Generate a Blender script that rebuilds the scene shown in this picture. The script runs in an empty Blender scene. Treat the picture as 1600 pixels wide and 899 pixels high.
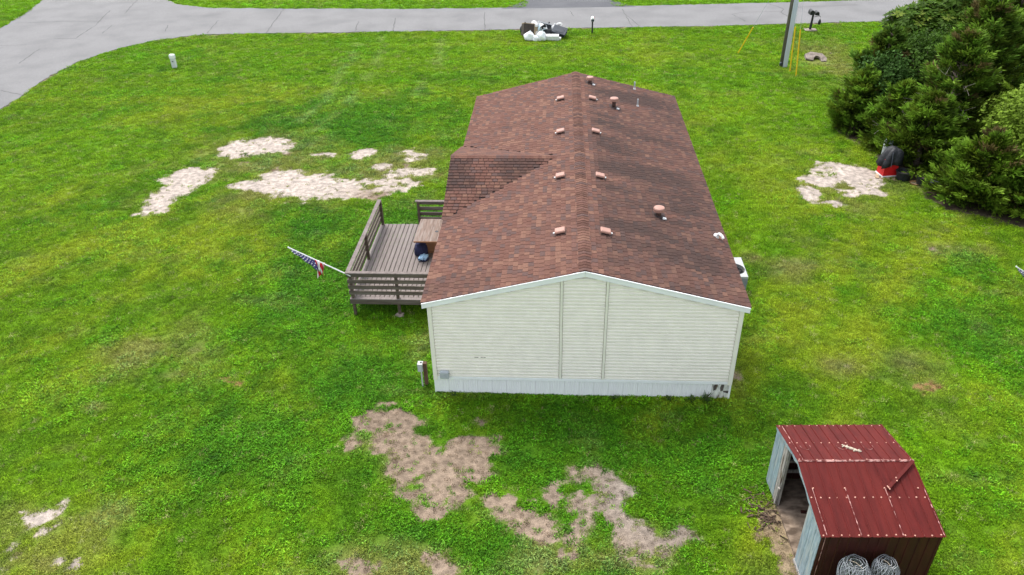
import bpy, math, random
import numpy as np
from mathutils import Vector, Matrix

# ---------------------------------------------------------------- camera, sky, sun
SC = bpy.context.scene
COL = SC.collection
R = math.radians

cam_d = bpy.data.cameras.new("camera")
cam = bpy.data.objects.new("camera", cam_d)
COL.objects.link(cam)
SC.camera = cam
CAM = Vector((-0.7458, -16.6082, 14.3888))
PITCH, YAW, ROLL = 0.575, -0.0669, -0.0236
fw = Vector((math.sin(YAW) * math.cos(PITCH), math.cos(YAW) * math.cos(PITCH), -math.sin(PITCH)))
rt = Vector((math.cos(YAW), -math.sin(YAW), 0))
up = rt.cross(fw)
rt2 = math.cos(ROLL) * rt + math.sin(ROLL) * up
up2 = -math.sin(ROLL) * rt + math.cos(ROLL) * up
cam.matrix_world = Matrix(((rt2.x, up2.x, -fw.x, CAM.x), (rt2.y, up2.y, -fw.y, CAM.y),
                           (rt2.z, up2.z, -fw.z, CAM.z), (0, 0, 0, 1)))
cam_d.sensor_width = 36
cam_d.lens = 1204.87 / 1600 * 36
cam_d.clip_end = 3000

SUN_DIR = Vector((-0.30, 0.50, 1.0)).normalized()      # towards the sun
SUN_EL = math.asin(SUN_DIR.z)
SUN_ROT = math.atan2(SUN_DIR.x, SUN_DIR.y)
w = bpy.data.worlds.new("World")
SC.world = w
w.use_nodes = True
nt = w.node_tree
for n in list(nt.nodes):
    nt.nodes.remove(n)
wo = nt.nodes.new("ShaderNodeOutputWorld")
bg = nt.nodes.new("ShaderNodeBackground")
hs = nt.nodes.new("ShaderNodeHueSaturation")
sky = nt.nodes.new("ShaderNodeTexSky")
sky.sky_type = 'NISHITA'
sky.sun_disc = False
sky.sun_elevation = SUN_EL
sky.sun_rotation = SUN_ROT
sky.dust_density = 3.0
hs.inputs['Saturation'].default_value = 0.35          # a bright, hazy overcast sky
nt.links.new(sky.outputs[0], hs.inputs['Color'])
nt.links.new(hs.outputs[0], bg.inputs['Color'])
bg.inputs['Strength'].default_value = 0.15
nt.links.new(bg.outputs[0], wo.inputs[0])

sd = bpy.data.lights.new("sun", 'SUN')
sd.energy = 1.0
sd.angle = R(14)
sd.color = (1.0, 0.95, 0.87)
sun = bpy.data.objects.new("sun", sd)
COL.objects.link(sun)
sun.rotation_euler = (-SUN_DIR).to_track_quat('-Z', 'Y').to_euler()

SC.view_settings.view_transform = 'Standard'
SC.view_settings.look = 'None'
SC.view_settings.exposure = 1.47
SC.view_settings.gamma = 1.0

random.seed(7)
RNG = np.random.default_rng(7)
U = random.uniform

# ---------------------------------------------------------------- helpers
def tag(o, label=None, cat=None, group=None, kind=None):
    if label: o['label'] = label
    if cat: o['category'] = cat
    if group: o['group'] = group
    if kind: o['kind'] = kind
    return o

def thing(name, label, cat, loc=(0, 0, 0), rz=0.0, group=None):
    o = bpy.data.objects.new(name, None)
    o.empty_display_size = 0.2
    COL.objects.link(o)
    o.location = loc
    o.rotation_euler = (0, 0, rz)
    return tag(o, label, cat, group)

class MB:
    """collects shapes into one mesh"""
    def __init__(s):
        s.v = []; s.f = []; s.c = []
    def add(s, vs, fs, col=None):
        b = len(s.v)
        s.v.extend([tuple(p) for p in vs])
        s.f.extend([tuple(i + b for i in f) for f in fs])
        s.c.extend([col] * len(fs))
    def box(s, x0, x1, y0, y1, z0, z1, M=None, col=None, ch=0.0):
        if ch > 0:      # chamfered top edges
            vs = [(x0,y0,z0),(x1,y0,z0),(x1,y1,z0),(x0,y1,z0),(x0,y0,z1-ch),(x1,y0,z1-ch),(x1,y1,z1-ch),(x0,y1,z1-ch),
                  (x0+ch,y0+ch,z1),(x1-ch,y0+ch,z1),(x1-ch,y1-ch,z1),(x0+ch,y1-ch,z1)]
            fs = [(3,2,1,0),(0,1,5,4),(1,2,6,5),(2,3,7,6),(3,0,4,7),(4,5,9,8),(5,6,10,9),(6,7,11,10),(7,4,8,11),(8,9,10,11)]
        else:
            vs = [(x0,y0,z0),(x1,y0,z0),(x1,y1,z0),(x0,y1,z0),(x0,y0,z1),(x1,y0,z1),(x1,y1,z1),(x0,y1,z1)]
            fs = [(3,2,1,0),(4,5,6,7),(0,1,5,4),(1,2,6,5),(2,3,7,6),(3,0,4,7)]
        if M is not None: vs = [M @ Vector(p) for p in vs]
        s.add(vs, fs, col)
        return s
    def tube(s, p0, p1, r0, r1=None, n=8, caps=True, col=None):
        if r1 is None: r1 = r0
        p0, p1 = Vector(p0), Vector(p1)
        d = (p1 - p0).normalized()
        a = d.orthogonal().normalized(); b = d.cross(a)
        vs = []
        for p, r in ((p0, r0), (p1, r1)):
            for i in range(n):
                t = 2 * math.pi * i / n
                vs.append(p + a * (r * math.cos(t)) + b * (r * math.sin(t)))
        fs = [(i, (i + 1) % n, n + (i + 1) % n, n + i) for i in range(n)]
        if caps:
            fs.append(tuple(reversed(range(n)))); fs.append(tuple(range(n, 2 * n)))
        s.add(vs, fs, col)
        return s
    def path(s, pts, r, n=5, col=None):
        for i in range(len(pts) - 1):
            ra = r[i] if isinstance(r, (list, tuple)) else r
            rb = r[i + 1] if isinstance(r, (list, tuple)) else r
            s.tube(pts[i], pts[i + 1], ra, rb, n, True, col)
        return s
    def lathe(s, prof, c=(0, 0, 0), n=16, M=None, col=None):
        vs = []; fs = []
        for (r, z) in prof:
            for i in range(n):
                t = 2 * math.pi * i / n
                vs.append(Vector((c[0] + r * math.cos(t), c[1] + r * math.sin(t), c[2] + z)))
        for k in range(len(prof) - 1):
            for i in range(n):
                fs.append((k*n+i, k*n+(i+1) % n, (k+1)*n+(i+1) % n, (k+1)*n+i))
        fs.append(tuple(reversed(range(n)))); fs.append(tuple((len(prof)-1)*n+i for i in range(n)))
        if M is not None: vs = [M @ p for p in vs]
        s.add(vs, fs, col)
        return s
    def blob(s, c, rx, ry, rz, seed=0, n=10, m=7, amp=0.18, base=0.25, col=None):
        """a lumpy sack: squashed at the foot, uneven, gathered on top"""
        rr = random.Random(seed)
        ph = [rr.uniform(0, 6.28) for _ in range(6)]
        vs = []; fs = []
        for k in range(m + 1):
            th = math.pi * k / m
            z = -math.cos(th)
            if z < -base: z = -base
            for i in range(n):
                t = 2 * math.pi * i / n
                q = 1 + amp * (math.sin(3*t+ph[0]+2*th) * .5 + math.sin(5*t+ph[1]-3*th) * .35 + math.sin(2*t + ph[2] + 5*th) * .4)
                sr = max(math.sin(th), 0.05)
                vs.append((c[0] + rx*sr*q*math.cos(t), c[1] + ry*sr*q*math.sin(t), c[2] + rz*(z+base)*(0.9+0.1*q)))
        for k in range(m):
            for i in range(n):
                fs.append((k*n+i, k*n+(i+1) % n, (k+1)*n+(i+1) % n, (k+1)*n+i))
        s.add(vs, fs, col)
        return s
    def mesh(s, name, m=None):
        me = bpy.data.meshes.new(name)
        me.from_pydata(s.v, [], s.f)
        if any(c is not None for c in s.c):
            at = me.attributes.new('tint', 'FLOAT_COLOR', 'FACE')
            arr = np.array([(c if c is not None else (1, 1, 1)) for c in s.c], dtype=np.float32)
            arr = np.hstack([arr, np.ones((len(arr), 1), np.float32)])
            at.data.foreach_set('color', arr.ravel())
        if m: me.materials.append(m)
        me.update()
        return me
    def build(s, name, m, parent=None, smooth=False):
        o = bpy.data.objects.new(name, s.mesh(name, m))
        COL.objects.link(o)
        if parent: o.parent = parent
        if smooth:
            o.data.polygons.foreach_set('use_smooth', [True] * len(o.data.polygons))
        return o

def inst(name, me, parent=None, M=None):
    o = bpy.data.objects.new(name, me)
    COL.objects.link(o)
    if parent: o.parent = parent
    if M is not None: o.matrix_local = M
    return o

def copy_tree(o, parent=None):
    c = o.copy(); COL.objects.link(c)
    if parent: c.parent = parent
    for ch in list(o.children): copy_tree(ch, c)
    return c

def basis(o, x, y, z):
    return Matrix(((x[0], y[0], z[0], o[0]), (x[1], y[1], z[1], o[1]), (x[2], y[2], z[2], o[2]), (0, 0, 0, 1)))

# value noise in numpy, for laying out the terrain and the grass
def _h(ix, iy, s):
    n = (ix * 374761393 + iy * 668265263 + s * 982451653) & 0xffffffff
    n = ((n ^ (n >> 13)) * 1274126177) & 0xffffffff
    return ((n ^ (n >> 16)) & 0xffff) / 65535.0
def vnoise(x, y, s=0):
    x = np.asarray(x, float); y = np.asarray(y, float)
    fx = np.floor(x); fy = np.floor(y)
    ix = fx.astype(np.int64); iy = fy.astype(np.int64)
    u = x - fx; v = y - fy
    u = u*u*(3-2*u); v = v*v*(3-2*v)
    a = _h(ix, iy, s); b = _h(ix+1, iy, s); c = _h(ix, iy+1, s); d = _h(ix+1, iy+1, s)
    return (a*(1-u)+b*u)*(1-v) + (c*(1-u)+d*u)*v
def fbm(x, y, s=0, o=4, g=.55):
    t = 0; a = 0.5; n = 0
    x = np.asarray(x, float); y = np.asarray(y, float)
    for k in range(o):
        t = t + a * vnoise(x, y, s+k); n += a; a *= g
        x, y = 1.62*x - 1.18*y + 3.7, 1.18*x + 1.62*y - 1.9      # each octave turned, so no lattice shows
    return t / n
def sstep(a, b, x):
    t = np.clip((x-a)/(b-a), 0, 1)
    return t*t*(3-2*t)

# ---------------------------------------------------------------- materials
def mat(name, c=(.5,.5,.5), rough=.75, var=.18, scale=6.0, bump=.15, stretch=(1,1,1), metal=0.0, attr=None,
        c2=None, c2amt=(0.55, 0.75), c2scale=1.5, transl=0.0, inst_attr=False, dist=.02, spec=0.3):
    """noise-mottled paint, wood, metal, cloth..: colour and fine relief from object-space noise; c2 = wear or dirt in blotches"""
    m = bpy.data.materials.new(name); m.use_nodes = True
    nt = m.node_tree; L = nt.links
    b = nt.nodes['Principled BSDF']
    b.inputs['Roughness'].default_value = rough
    b.inputs['Metallic'].default_value = metal
    b.inputs['Specular IOR Level'].default_value = spec
    tc = nt.nodes.new('ShaderNodeNewGeometry') if attr else nt.nodes.new('ShaderNodeTexCoord')
    src = tc.outputs['Position'] if attr else tc.outputs['Object']
    mp = nt.nodes.new('ShaderNodeMapping'); mp.inputs['Scale'].default_value = stretch
    L.new(src, mp.inputs['Vector'])
    nz = nt.nodes.new('ShaderNodeTexNoise'); nz.inputs['Scale'].default_value = scale; nz.inputs['Detail'].default_value = 5
    L.new(mp.outputs[0], nz.inputs['Vector'])
    rg = nt.nodes.new('ShaderNodeMapRange')
    rg.inputs['From Min'].default_value = .3; rg.inputs['From Max'].default_value = .7
    rg.inputs['To Min'].default_value = 1-var; rg.inputs['To Max'].default_value = 1+var
    L.new(nz.outputs['Fac'], rg.inputs['Value'])
    mx = nt.nodes.new('ShaderNodeMix'); mx.data_type = 'RGBA'; mx.blend_type = 'MULTIPLY'
    mx.inputs['Factor'].default_value = 1
    if inst_attr:
        bl = nt.nodes.new('ShaderNodeAttribute'); bl.attribute_name = 'blade'
        ml = nt.nodes.new('ShaderNodeMath'); ml.operation = 'MULTIPLY'
        L.new(rg.outputs[0], ml.inputs[0]); L.new(bl.outputs['Fac'], ml.inputs[1])
    if attr:
        at = nt.nodes.new('ShaderNodeAttribute'); at.attribute_name = attr
        at.attribute_type = 'INSTANCER' if inst_attr else 'GEOMETRY'
        L.new(at.outputs['Color'], mx.inputs['A'])
    else:
        mx.inputs['A'].default_value = (*c, 1)
    L.new(ml.outputs[0] if inst_attr else rg.outputs[0], mx.inputs['B'])
    out = mx.outputs['Result']
    if c2:
        n2 = nt.nodes.new('ShaderNodeTexNoise'); n2.inputs['Scale'].default_value = c2scale; n2.inputs['Detail'].default_value = 6
        L.new(mp.outputs[0], n2.inputs['Vector'])
        r2 = nt.nodes.new('ShaderNodeMapRange'); r2.inputs['From Min'].default_value = c2amt[0]; r2.inputs['From Max'].default_value = c2amt[1]
        L.new(n2.outputs['Fac'], r2.inputs['Value'])
        m2 = nt.nodes.new('ShaderNodeMix'); m2.data_type = 'RGBA'
        L.new(r2.outputs[0], m2.inputs['Factor']); L.new(out, m2.inputs['A']); m2.inputs['B'].default_value = (*c2, 1)
        out = m2.outputs['Result']
    L.new(out, b.inputs['Base Color'])
    if bump:
        bp = nt.nodes.new('ShaderNodeBump'); bp.inputs['Strength'].default_value = bump; bp.inputs['Distance'].default_value = dist
        L.new(nz.outputs['Fac'], bp.inputs['Height']); L.new(bp.outputs[0], b.inputs['Normal'])
    if transl:
        tr = nt.nodes.new('ShaderNodeBsdfTranslucent'); L.new(out, tr.inputs['Color'])
        ms = nt.nodes.new('ShaderNodeMixShader'); ms.inputs[0].default_value = transl
        L.new(b.outputs[0], ms.inputs[1]); L.new(tr.outputs[0], ms.inputs[2])
        L.new(ms.outputs[0], nt.nodes['Material Output'].inputs['Surface'])
    return m

M_ = {}
M_['siding'] = mat('cream_vinyl', (.85,.81,.72), .45, .04, 3, .03, c2=(.78,.745,.66), c2amt=(.6,.85), c2scale=.8)
M_['trim'] = mat('cream_trim', (.79,.76,.66), .45, .04, 3, .02)
M_['fascia'] = mat('white_fascia', (.82,.83,.83), .4, .05, 2, .02)
M_['skirt'] = mat('white_skirting', (.82,.82,.82), .45, .06, 2.5, .02, (1,1,.3), c2=(.52,.51,.47), c2amt=(.58,.85), c2scale=3)
M_['shingle'] = mat('asphalt_shingle', rough=.92, spec=.12, var=.25, scale=40, bump=.25, attr='tint', dist=.01)
M_['roofdeck'] = mat('roof_felt', (.045,.03,.028), .95, .2, 10, .1)
M_['ventpink'] = mat('vent_plastic', (.33,.18,.14), .5, .08, 8, .03, c2=(.30,.165,.13), c2scale=6)
M_['pipe'] = mat('grey_pipe', (.40,.42,.43), .4, .1, 10, .03)
M_['lead'] = mat('white_boot', (.75,.75,.74), .5, .1, 10, .05)
M_['wood'] = mat('weathered_wood', (.085,.062,.047), .85, .32, 5, .25, (1,1,6), c2=(.14,.115,.092), c2amt=(.5,.8), c2scale=2)
M_['woodx'] = mat('weathered_wood_long', (.092,.073,.060), .85, .34, 6, .25, (.35,5,5), c2=(.165,.142,.122), c2amt=(.48,.8), c2scale=2)
M_['woody'] = mat('weathered_rail', (.130,.105,.088), .85, .28, 6, .25, (5,.35,5), c2=(.20,.17,.148), c2amt=(.48,.8), c2scale=2)
M_['deckboard'] = mat('deck_board', (.165,.140,.131), .8, .2, 7, .2, (6,.3,1), c2=(.20,.175,.165), c2amt=(.5,.8), c2scale=1.2)
M_['tabletop'] = mat('table_wood', (.150,.102,.080), .7, .3, 5, .2, (4,.5,1), c2=(.20,.165,.145), c2amt=(.48,.7), c2scale=2.5)
M_['orangewood'] = mat('orange_wood', (.19,.088,.042), .7, .3, 6, .15, (1,1,4))
M_['navy'] = mat('navy_cloth', (.018,.02,.055), .95, .3, 14, .4)
M_['paleblue'] = mat('pale_blue_cloth', (.30,.46,.62), .9, .15, 14, .3, c2=(.05,.09,.16), c2amt=(.55,.62), c2scale=9)
M_['brownpost'] = mat('brown_post', (.085,.045,.028), .85, .3, 6, .2, (4,4,.6), c2=(.14,.09,.06))
M_['barkchip'] = mat('bark_chip', (.075,.05,.035), .95, .4, 12, .2)
M_['white'] = mat('white_plastic', (.74,.74,.74), .45, .06, 6, .05)
M_['whitebag'] = mat('white_bag', (.78,.79,.80), .35, .06, 9, .5, dist=.05)
M_['black'] = mat('black_plastic', (.018,.019,.022), .5, .3, 9, .15)
M_['blackcloth'] = mat('black_tarp', (.016,.017,.02), .6, .35, 9, .6, dist=.05)
M_['greymetal'] = mat('grey_metal', (.40,.43,.45), .45, .1, 6, .05, c2=(.30,.32,.34), c2scale=4)
M_['acwhite'] = mat('ac_enamel', (.38,.39,.39), .4, .05, 5, .02)
M_['acgrey'] = mat('ac_louver', (.20,.22,.24), .5, .12, 12, .1)
M_['red'] = mat('red_plastic', (.50,.012,.014), .4, .12, 6, .05)
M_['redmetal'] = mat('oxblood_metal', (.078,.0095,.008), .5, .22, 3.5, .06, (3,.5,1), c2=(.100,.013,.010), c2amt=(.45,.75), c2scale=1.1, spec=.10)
M_['redmetal_shade'] = mat('oxblood_shaded_metal', (.040,.0085,.007), .5, .25, 4, .06, (3,3,.5), c2=(.028,.009,.007), c2amt=(.5,.75), c2scale=1.5)  # wall copy of the roof metal, its shaded side darkened in the colour
M_['scratch'] = mat('bare_rib', (.40,.215,.19), .6, .35, 16, .1, c2=(.11,.02,.016), c2amt=(.46,.58), c2scale=9)
M_['screw'] = mat('screw_cap', (.52,.28,.21), .5, .2, 30, .05)
M_['galv'] = mat('pale_blue_panel', (.22,.285,.33), .5, .3, 7, .1, (4,4,.6), c2=(.34,.37,.37), c2amt=(.48,.72), c2scale=2.5)
M_['oldboard'] = mat('peeling_board', (.30,.28,.26), .85, .35, 7, .25, (5,5,.6), c2=(.10,.065,.045), c2amt=(.58,.68), c2scale=3)
M_['darkwood'] = mat('dark_stud', (.12,.105,.09), .9, .3, 6, .2)
M_['ply'] = mat('trodden_plywood', (.23,.175,.13), .9, .4, 4, .2, (1,2,1), c2=(.085,.06,.042), c2amt=(.45,.62), c2scale=2.6)
M_['wire'] = mat('galvanised_wire', (.27,.285,.30), .45, .2, 20, 0, metal=.35)
M_['cream'] = mat('cream_scrap', (.40,.34,.26), .6, .2, 20, .1)
M_['polewood'] = mat('creosote_pole', (.120,.105,.092), .9, .35, 5, .3, (6,6,.4))
M_['conduit'] = mat('pole_conduit', (.50,.545,.60), .4, .08, 4, .03, (1,1,.2))
M_['yellow'] = mat('yellow_guard', (.72,.46,.012), .5, .1, 3, .03, (1,1,.3))
M_['concrete'] = mat('old_concrete', (.25,.21,.18), .95, .28, 7, .3, c2=(.14,.115,.10), c2amt=(.5,.7), c2scale=3)
M_['terracotta'] = mat('terracotta', (.42,.20,.09), .85, .18, 12, .1)
M_['brownbox'] = mat('brown_cabinet', (.050,.038,.030), .6, .25, 6, .1)
M_['tan'] = mat('tan_wood_edge', (.36,.27,.17), .7, .2, 8, .1)
M_['palegrey'] = mat('pale_grey_plastic', (.56,.57,.57), .5, .1, 7, .05)
M_['slate'] = mat('slate_plastic', (.045,.052,.065), .45, .2, 6, .1)
M_['paleboard'] = mat('cardboard_white', (.66,.66,.65), .7, .1, 7, .05)
M_['paleteal'] = mat('pale_blue_plastic', (.40,.52,.58), .5, .1, 7, .05)
M_['flagblue'] = mat('flag_blue', (.06,.05,.19), .8, .15, 12, .1)
M_['flagred'] = mat('flag_red', (.48,.02,.03), .8, .15, 12, .1)
M_['flagwhite'] = mat('flag_white', (.74,.72,.73), .8, .08, 12, .1)
M_['bark'] = mat('bark', (.16,.125,.10), .95, .35, 9, .4, (4,4,.6))
M_['twig'] = mat('grey_twig', (.30,.26,.22), .9, .25, 14, .1)
M_['foliage'] = mat('foliage', rough=.7, spec=.12, var=.25, scale=3, bump=0, attr='tint', transl=.25)
M_['grass'] = mat('grass_blade', rough=.7, var=.22, scale=9, bump=0, attr='tint', inst_attr=True, transl=.3, spec=.08)

def road_mat(name, c, c2):
    m = mat(name, c, .9, .16, 18, .3, c2=c2, c2amt=(.42,.82), c2scale=.45, dist=.01)
    return m
M_['asphalt'] = road_mat('pale_asphalt', (.160,.159,.160), (.112,.112,.113))
M_['asphalt2'] = road_mat('dark_driveway_asphalt', (.068,.070,.078), (.095,.097,.104))
M_['crack'] = mat('road_crack', (.075,.073,.071), .95, .3, 10, .1)

def ground_mat():
    m = bpy.data.materials.new('soil_and_turf'); m.use_nodes = True
    nt = m.node_tree; L = nt.links; b = nt.nodes['Principled BSDF']
    b.inputs['Roughness'].default_value = .95; b.inputs['Specular IOR Level'].default_value = .1
    ge = nt.nodes.new('ShaderNodeNewGeometry')
    def noise(s, d=5, stretch=None):
        n = nt.nodes.new('ShaderNodeTexNoise'); n.inputs['Scale'].default_value = s; n.inputs['Detail'].default_value = d
        L.new(ge.outputs['Position'], n.inputs['Vector']); return n.outputs['Fac']
    def rng(x, a, b_, c, d):
        r = nt.nodes.new('ShaderNodeMapRange')
        for k, v in (('From Min', a), ('From Max', b_), ('To Min', c), ('To Max', d)): r.inputs[k].default_value = v
        L.new(x, r.inputs['Value']); return r.outputs[0]
    def mix(f, A, B, mode='MIX'):
        x = nt.nodes.new('ShaderNodeMix'); x.data_type = 'RGBA'; x.blend_type = mode
        for k, v in (('Factor', f), ('A', A), ('B', B)):
            if hasattr(v, 'is_output'): L.new(v, x.inputs[k])
            else: x.inputs[k].default_value = v if k == 'Factor' else (*v, 1)
        return x.outputs['Result']
    at = nt.nodes.new('ShaderNodeAttribute'); at.attribute_name = 'turf'
    soil = nt.nodes.new('ShaderNodeAttribute'); soil.attribute_name = 'soil'
    bare = nt.nodes.new('ShaderNodeAttribute'); bare.attribute_name = 'bare'
    fine = noise(22, 6); mid = noise(5, 5)
    g = mix(1.0, at.outputs['Color'], rng(fine, .3, .7, .62, 1.3), 'MULTIPLY')
    s = mix(1.0, soil.outputs['Color'], rng(mid, .3, .7, .62, 1.28), 'MULTIPLY')
    s = mix(1.0, s, rng(noise(45, 4), .3, .7, .78, 1.2), 'MULTIPLY')
    ad = nt.nodes.new('ShaderNodeMath'); ad.operation = 'MULTIPLY_ADD'
    L.new(fine, ad.inputs[0]); ad.inputs[1].default_value = .9
    L.new(bare.outputs['Fac'], ad.inputs[2])
    f = rng(ad.outputs[0], .82, 1.05, 0, 1)
    L.new(mix(f, g, s), b.inputs['Base Color'])
    bp = nt.nodes.new('ShaderNodeBump'); bp.inputs['Strength'].default_value = .6; bp.inputs['Distance'].default_value = .04
    L.new(fine, bp.inputs['Height']); L.new(bp.outputs[0], b.inputs['Normal'])
    return m
M_['ground'] = ground_mat()
BARE = {'sand': [(-15.37, 17.86, 1.33, 0.88), (-16.03, 17.22, 0.62, 0.54), (-14.65, 18.59, 0.71, 0.49), (-16.74, 14.73, 0.65, 0.62), (-17.23, 14.04, 0.94, 1.0), (-17.56, 12.81, 0.68, 1.0), (-17.47, 11.59, 0.44, 0.94), (-12.89, 13.96, 1.37, 0.92), (-13.93, 13.62, 0.71, 0.52), (-11.3, 13.39, 1.63, 1.08), (-9.77, 12.91, 0.83, 0.56), (-11.94, 16.87, 0.55, 0.38, 0.78), (-9.99, 17.04, 0.68, 0.38, 0.78), (-8.66, 15.72, 0.42, 0.29, 0.78), (-7.43, 16.91, 0.43, 0.61, 0.78), (-6.96, 15.25, 0.53, 0.42, 0.78), (-7.89, 14.75, 0.63, 0.34, 0.78), (-8.75, 14.01, 0.85, 0.33, 0.78), (-7.88, 13.18, 0.72, 0.32, 0.78), (-7.17, 13.9, 0.4, 0.26, 0.78), (11.79, 15.23, 1.05, 0.67), (12.28, 14.45, 0.86, 0.71), (10.59, 14.17, 0.65, 0.58), (9.78, 13.05, 0.4, 0.67, 0.9), (11.44, 13.01, 0.36, 0.3, 0.7), (10.44, 12.23, 0.56, 0.23, 0.8), (12.49, 13.44, 0.57, 0.49, 0.75), (-13.09, -4.63, 0.4, 0.23, 0.72), (-13.08, -4.92, 0.28, 0.15, 0.72), (-12.45, -5.14, 0.21, 0.17, 0.72), (-11.78, -6.04, 0.17, 0.23, 0.72), (-13.12, -5.74, 0.21, 0.21, 0.72), (-12.56, -6.29, 0.26, 0.13, 0.72)], 'dirt': [(-5.81, -1.14, 0.42, 0.46, 0.9), (-4.92, -1.19, 0.46, 0.3, 0.9), (-5.2, -1.98, 0.76, 0.52, 0.9), (-4.43, -2.53, 0.74, 0.56, 0.9), (-3.52, -3.16, 0.77, 0.64, 0.9), (-2.87, -2.48, 0.74, 0.49, 0.9), (-2.55, -1.26, 0.38, 0.15, 0.666), (-2.2, -1.88, 0.24, 0.14, 0.666), (-3.28, -3.77, 0.54, 0.36, 0.9), (-2.64, -3.13, 0.48, 0.38, 0.9), (-1.85, -4.21, 0.53, 0.43, 0.666), (-1.24, -4.47, 0.52, 0.38, 0.666), (-0.65, -3.57, 0.39, 0.36, 0.666), (0.06, -3.03, 0.45, 0.43, 0.666), (0.52, -3.43, 0.5, 0.58, 0.666), (0.19, -3.94, 0.61, 0.43, 0.666), (0.79, -4.11, 0.37, 0.48, 0.666), (-0.2, -4.71, 0.38, 0.37, 0.666), (1.28, -4.56, 0.41, 0.37, 0.666), (1.81, -4.99, 0.58, 0.32, 0.666), (1.68, -5.51, 0.43, 0.24, 0.666), (1.02, -5.02, 0.43, 0.32, 0.666), (-0.49, -5.22, 0.2, 0.14, 0.666), (-5.21, -5.95, 0.37, 0.23, 0.666), (-3.04, -5.73, 0.36, 0.27, 0.666), (-8.76, 12.74, 0.93, 0.43, 0.9), (4.28, -4.45, 0.36, 0.74, 0.85), (4.42, -5.07, 0.37, 0.78, 0.85), (4.75, -3.97, 0.38, 0.58, 0.85)], 'dry': [(-13.67, -0.95, 0.36, 0.18), (-12.04, 0.59, 0.5, 0.27), (-13.53, -2.54, 0.41, 0.21), (-12.0, -5.16, 1.21, 0.91), (-12.25, -6.05, 1.02, 0.5), (7.8, 1.48, 0.83, 0.41), (13.41, 8.37, 1.14, 0.65), (13.3, 8.09, 0.45, 0.23), (9.34, 1.97, 1.12, 0.78), (-4.8, 2.04, 0.44, 0.96), (15.96, 31.47, 2.29, 4.62), (4.49, 0.94, 0.25, 0.52), (11.89, 13.19, 1.82, 1.83), (-14.21, 16.25, 3.33, 2.59), (-8.01, 15.44, 2.63, 2.47), (6.23, 7.85, 0.46, 0.54), (-13.3, 1.64, 1.8, 0.95), (-0.5, -5.6, 1.69, 0.5), (7.61, 7.0, 0.89, 0.86), (-4.12, -6.07, 1.68, 0.81), (12.51, 12.72, 1.15, 1.3), (10.76, 13.36, 0.66, 0.61), (-14.6, 15.6, 2.2, 1.6), (-13.5, 12.2, 1.8, 1.2)], 'rust': [(-10.2, 0.35, 0.34, 0.22), (9.77, 0.71, 0.39, 0.23)]}
LAWN = {'yellow': [(-18.66, 7.34, 5.36, 5.24), (-20.32, 22.13, 7.66, 3.87), (-5.62, 36.12, 25.24, 2.2), (8.25, 4.63, 3.48, 4.16), (9.13, 17.94, 2.66, 7.09), (-9.72, -5.43, 5.15, 1.06), (17.31, 32.12, 2.68, 6.78), (-23.33, 12.73, 3.44, 5.12), (4.86, 0.12, 1.06, 1.36), (11.52, 0.33, 1.56, 0.81), (-6.66, -5.67, 2.3, 1.02), (-14.75, 1.28, 3.18, 1.88)], 'deep': [(-9.21, 4.96, 2.42, 4.42), (-7.07, 7.58, 2.61, 5.2), (-6.4, 0.32, 2.04, 2.0), (-1.48, -2.09, 5.27, 2.1), (-1.65, -5.13, 4.32, 1.42), (12.52, 3.34, 1.54, 3.06), (-11.07, 21.2, 5.68, 4.61), (-8.87, -2.34, 3.04, 2.1), (-6.28, 10.08, 3.04, 2.13), (3.07, -2.38, 2.08, 2.02), (0.69, -1.54, 3.85, 1.21), (13.56, 7.13, 1.31, 1.29), (-10.19, 10.28, 2.07, 1.35)], 'bright': [(-5.71, 0.63, 1.69, 1.17), (-9.42, 3.44, 2.52, 2.15), (9.74, 22.15, 3.54, 5.62), (-14.65, 46.4, 43.87, 2.15), (-24.52, 16.93, 4.44, 4.69), (9.45, -2.16, 1.89, 1.34), (11.31, 1.43, 1.63, 1.19), (7.08, 10.84, 1.49, 3.27)]}

# ---------------------------------------------------------------- the lawn: soil patches, turf tones
def patches(x, y, lst, warp=.35, seed=0):
    wx = x + warp * (fbm(x*.9, y*.9, seed+11, 5) - .5) * 2.4 + .8 * (fbm(x*2.3, y*2.3, seed+3, 5) - .5)
    wy = y + warp * (fbm(x*.9, y*.9, seed+37, 5) - .5) * 2.4 + .8 * (fbm(x*2.3, y*2.3, seed+5, 5) - .5)
    m = np.zeros_like(x)
    for (cx, cy, rx, ry, *wt) in lst:
        r = np.sqrt(((wx-cx)/rx)**2 + ((wy-cy)/ry)**2)
        m = np.maximum(m, np.clip((1.55 - r)/1.05, 0, 1)*(wt[0] if wt else 1.0))
    return m
def polydist(x, y, pts):
    d = np.full_like(x, 1e9)
    for (a, b) in zip(pts[:-1], pts[1:]):
        ax, ay = a; bx, by = b; vx, vy = bx-ax, by-ay
        t = np.clip(((x-ax)*vx+(y-ay)*vy)/(vx*vx+vy*vy), 0, 1)
        d = np.minimum(d, np.hypot(x-ax-t*vx, y-ay-t*vy))
    return d
NEAR_EDGE = [(-31.53,22.92),(-31.74,25.68),(-32.1,29.01),(-31.9,31.66),(-31.22,33.65),(-30.25,35.3),(-29.09,36.71),(-26.85,38.0),(-22.33,38.45),(-11.32,38.77),(1.84,39.42),(15.36,40.13),(23.08,40.82)]
TRACKS = [[(-12.98,37.38),(-12.24,33.23),(-12.14,28.6),(-12.32,23.6),(-13.16,19.01)],[(-14.63,37.09),(-14.1,33.98),(-13.84,26.84),(-13.56,23.61),(-14.11,21.2)],[(-8.75,36.65),(-8.31,31.78),(-8.68,25.15)]]
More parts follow.
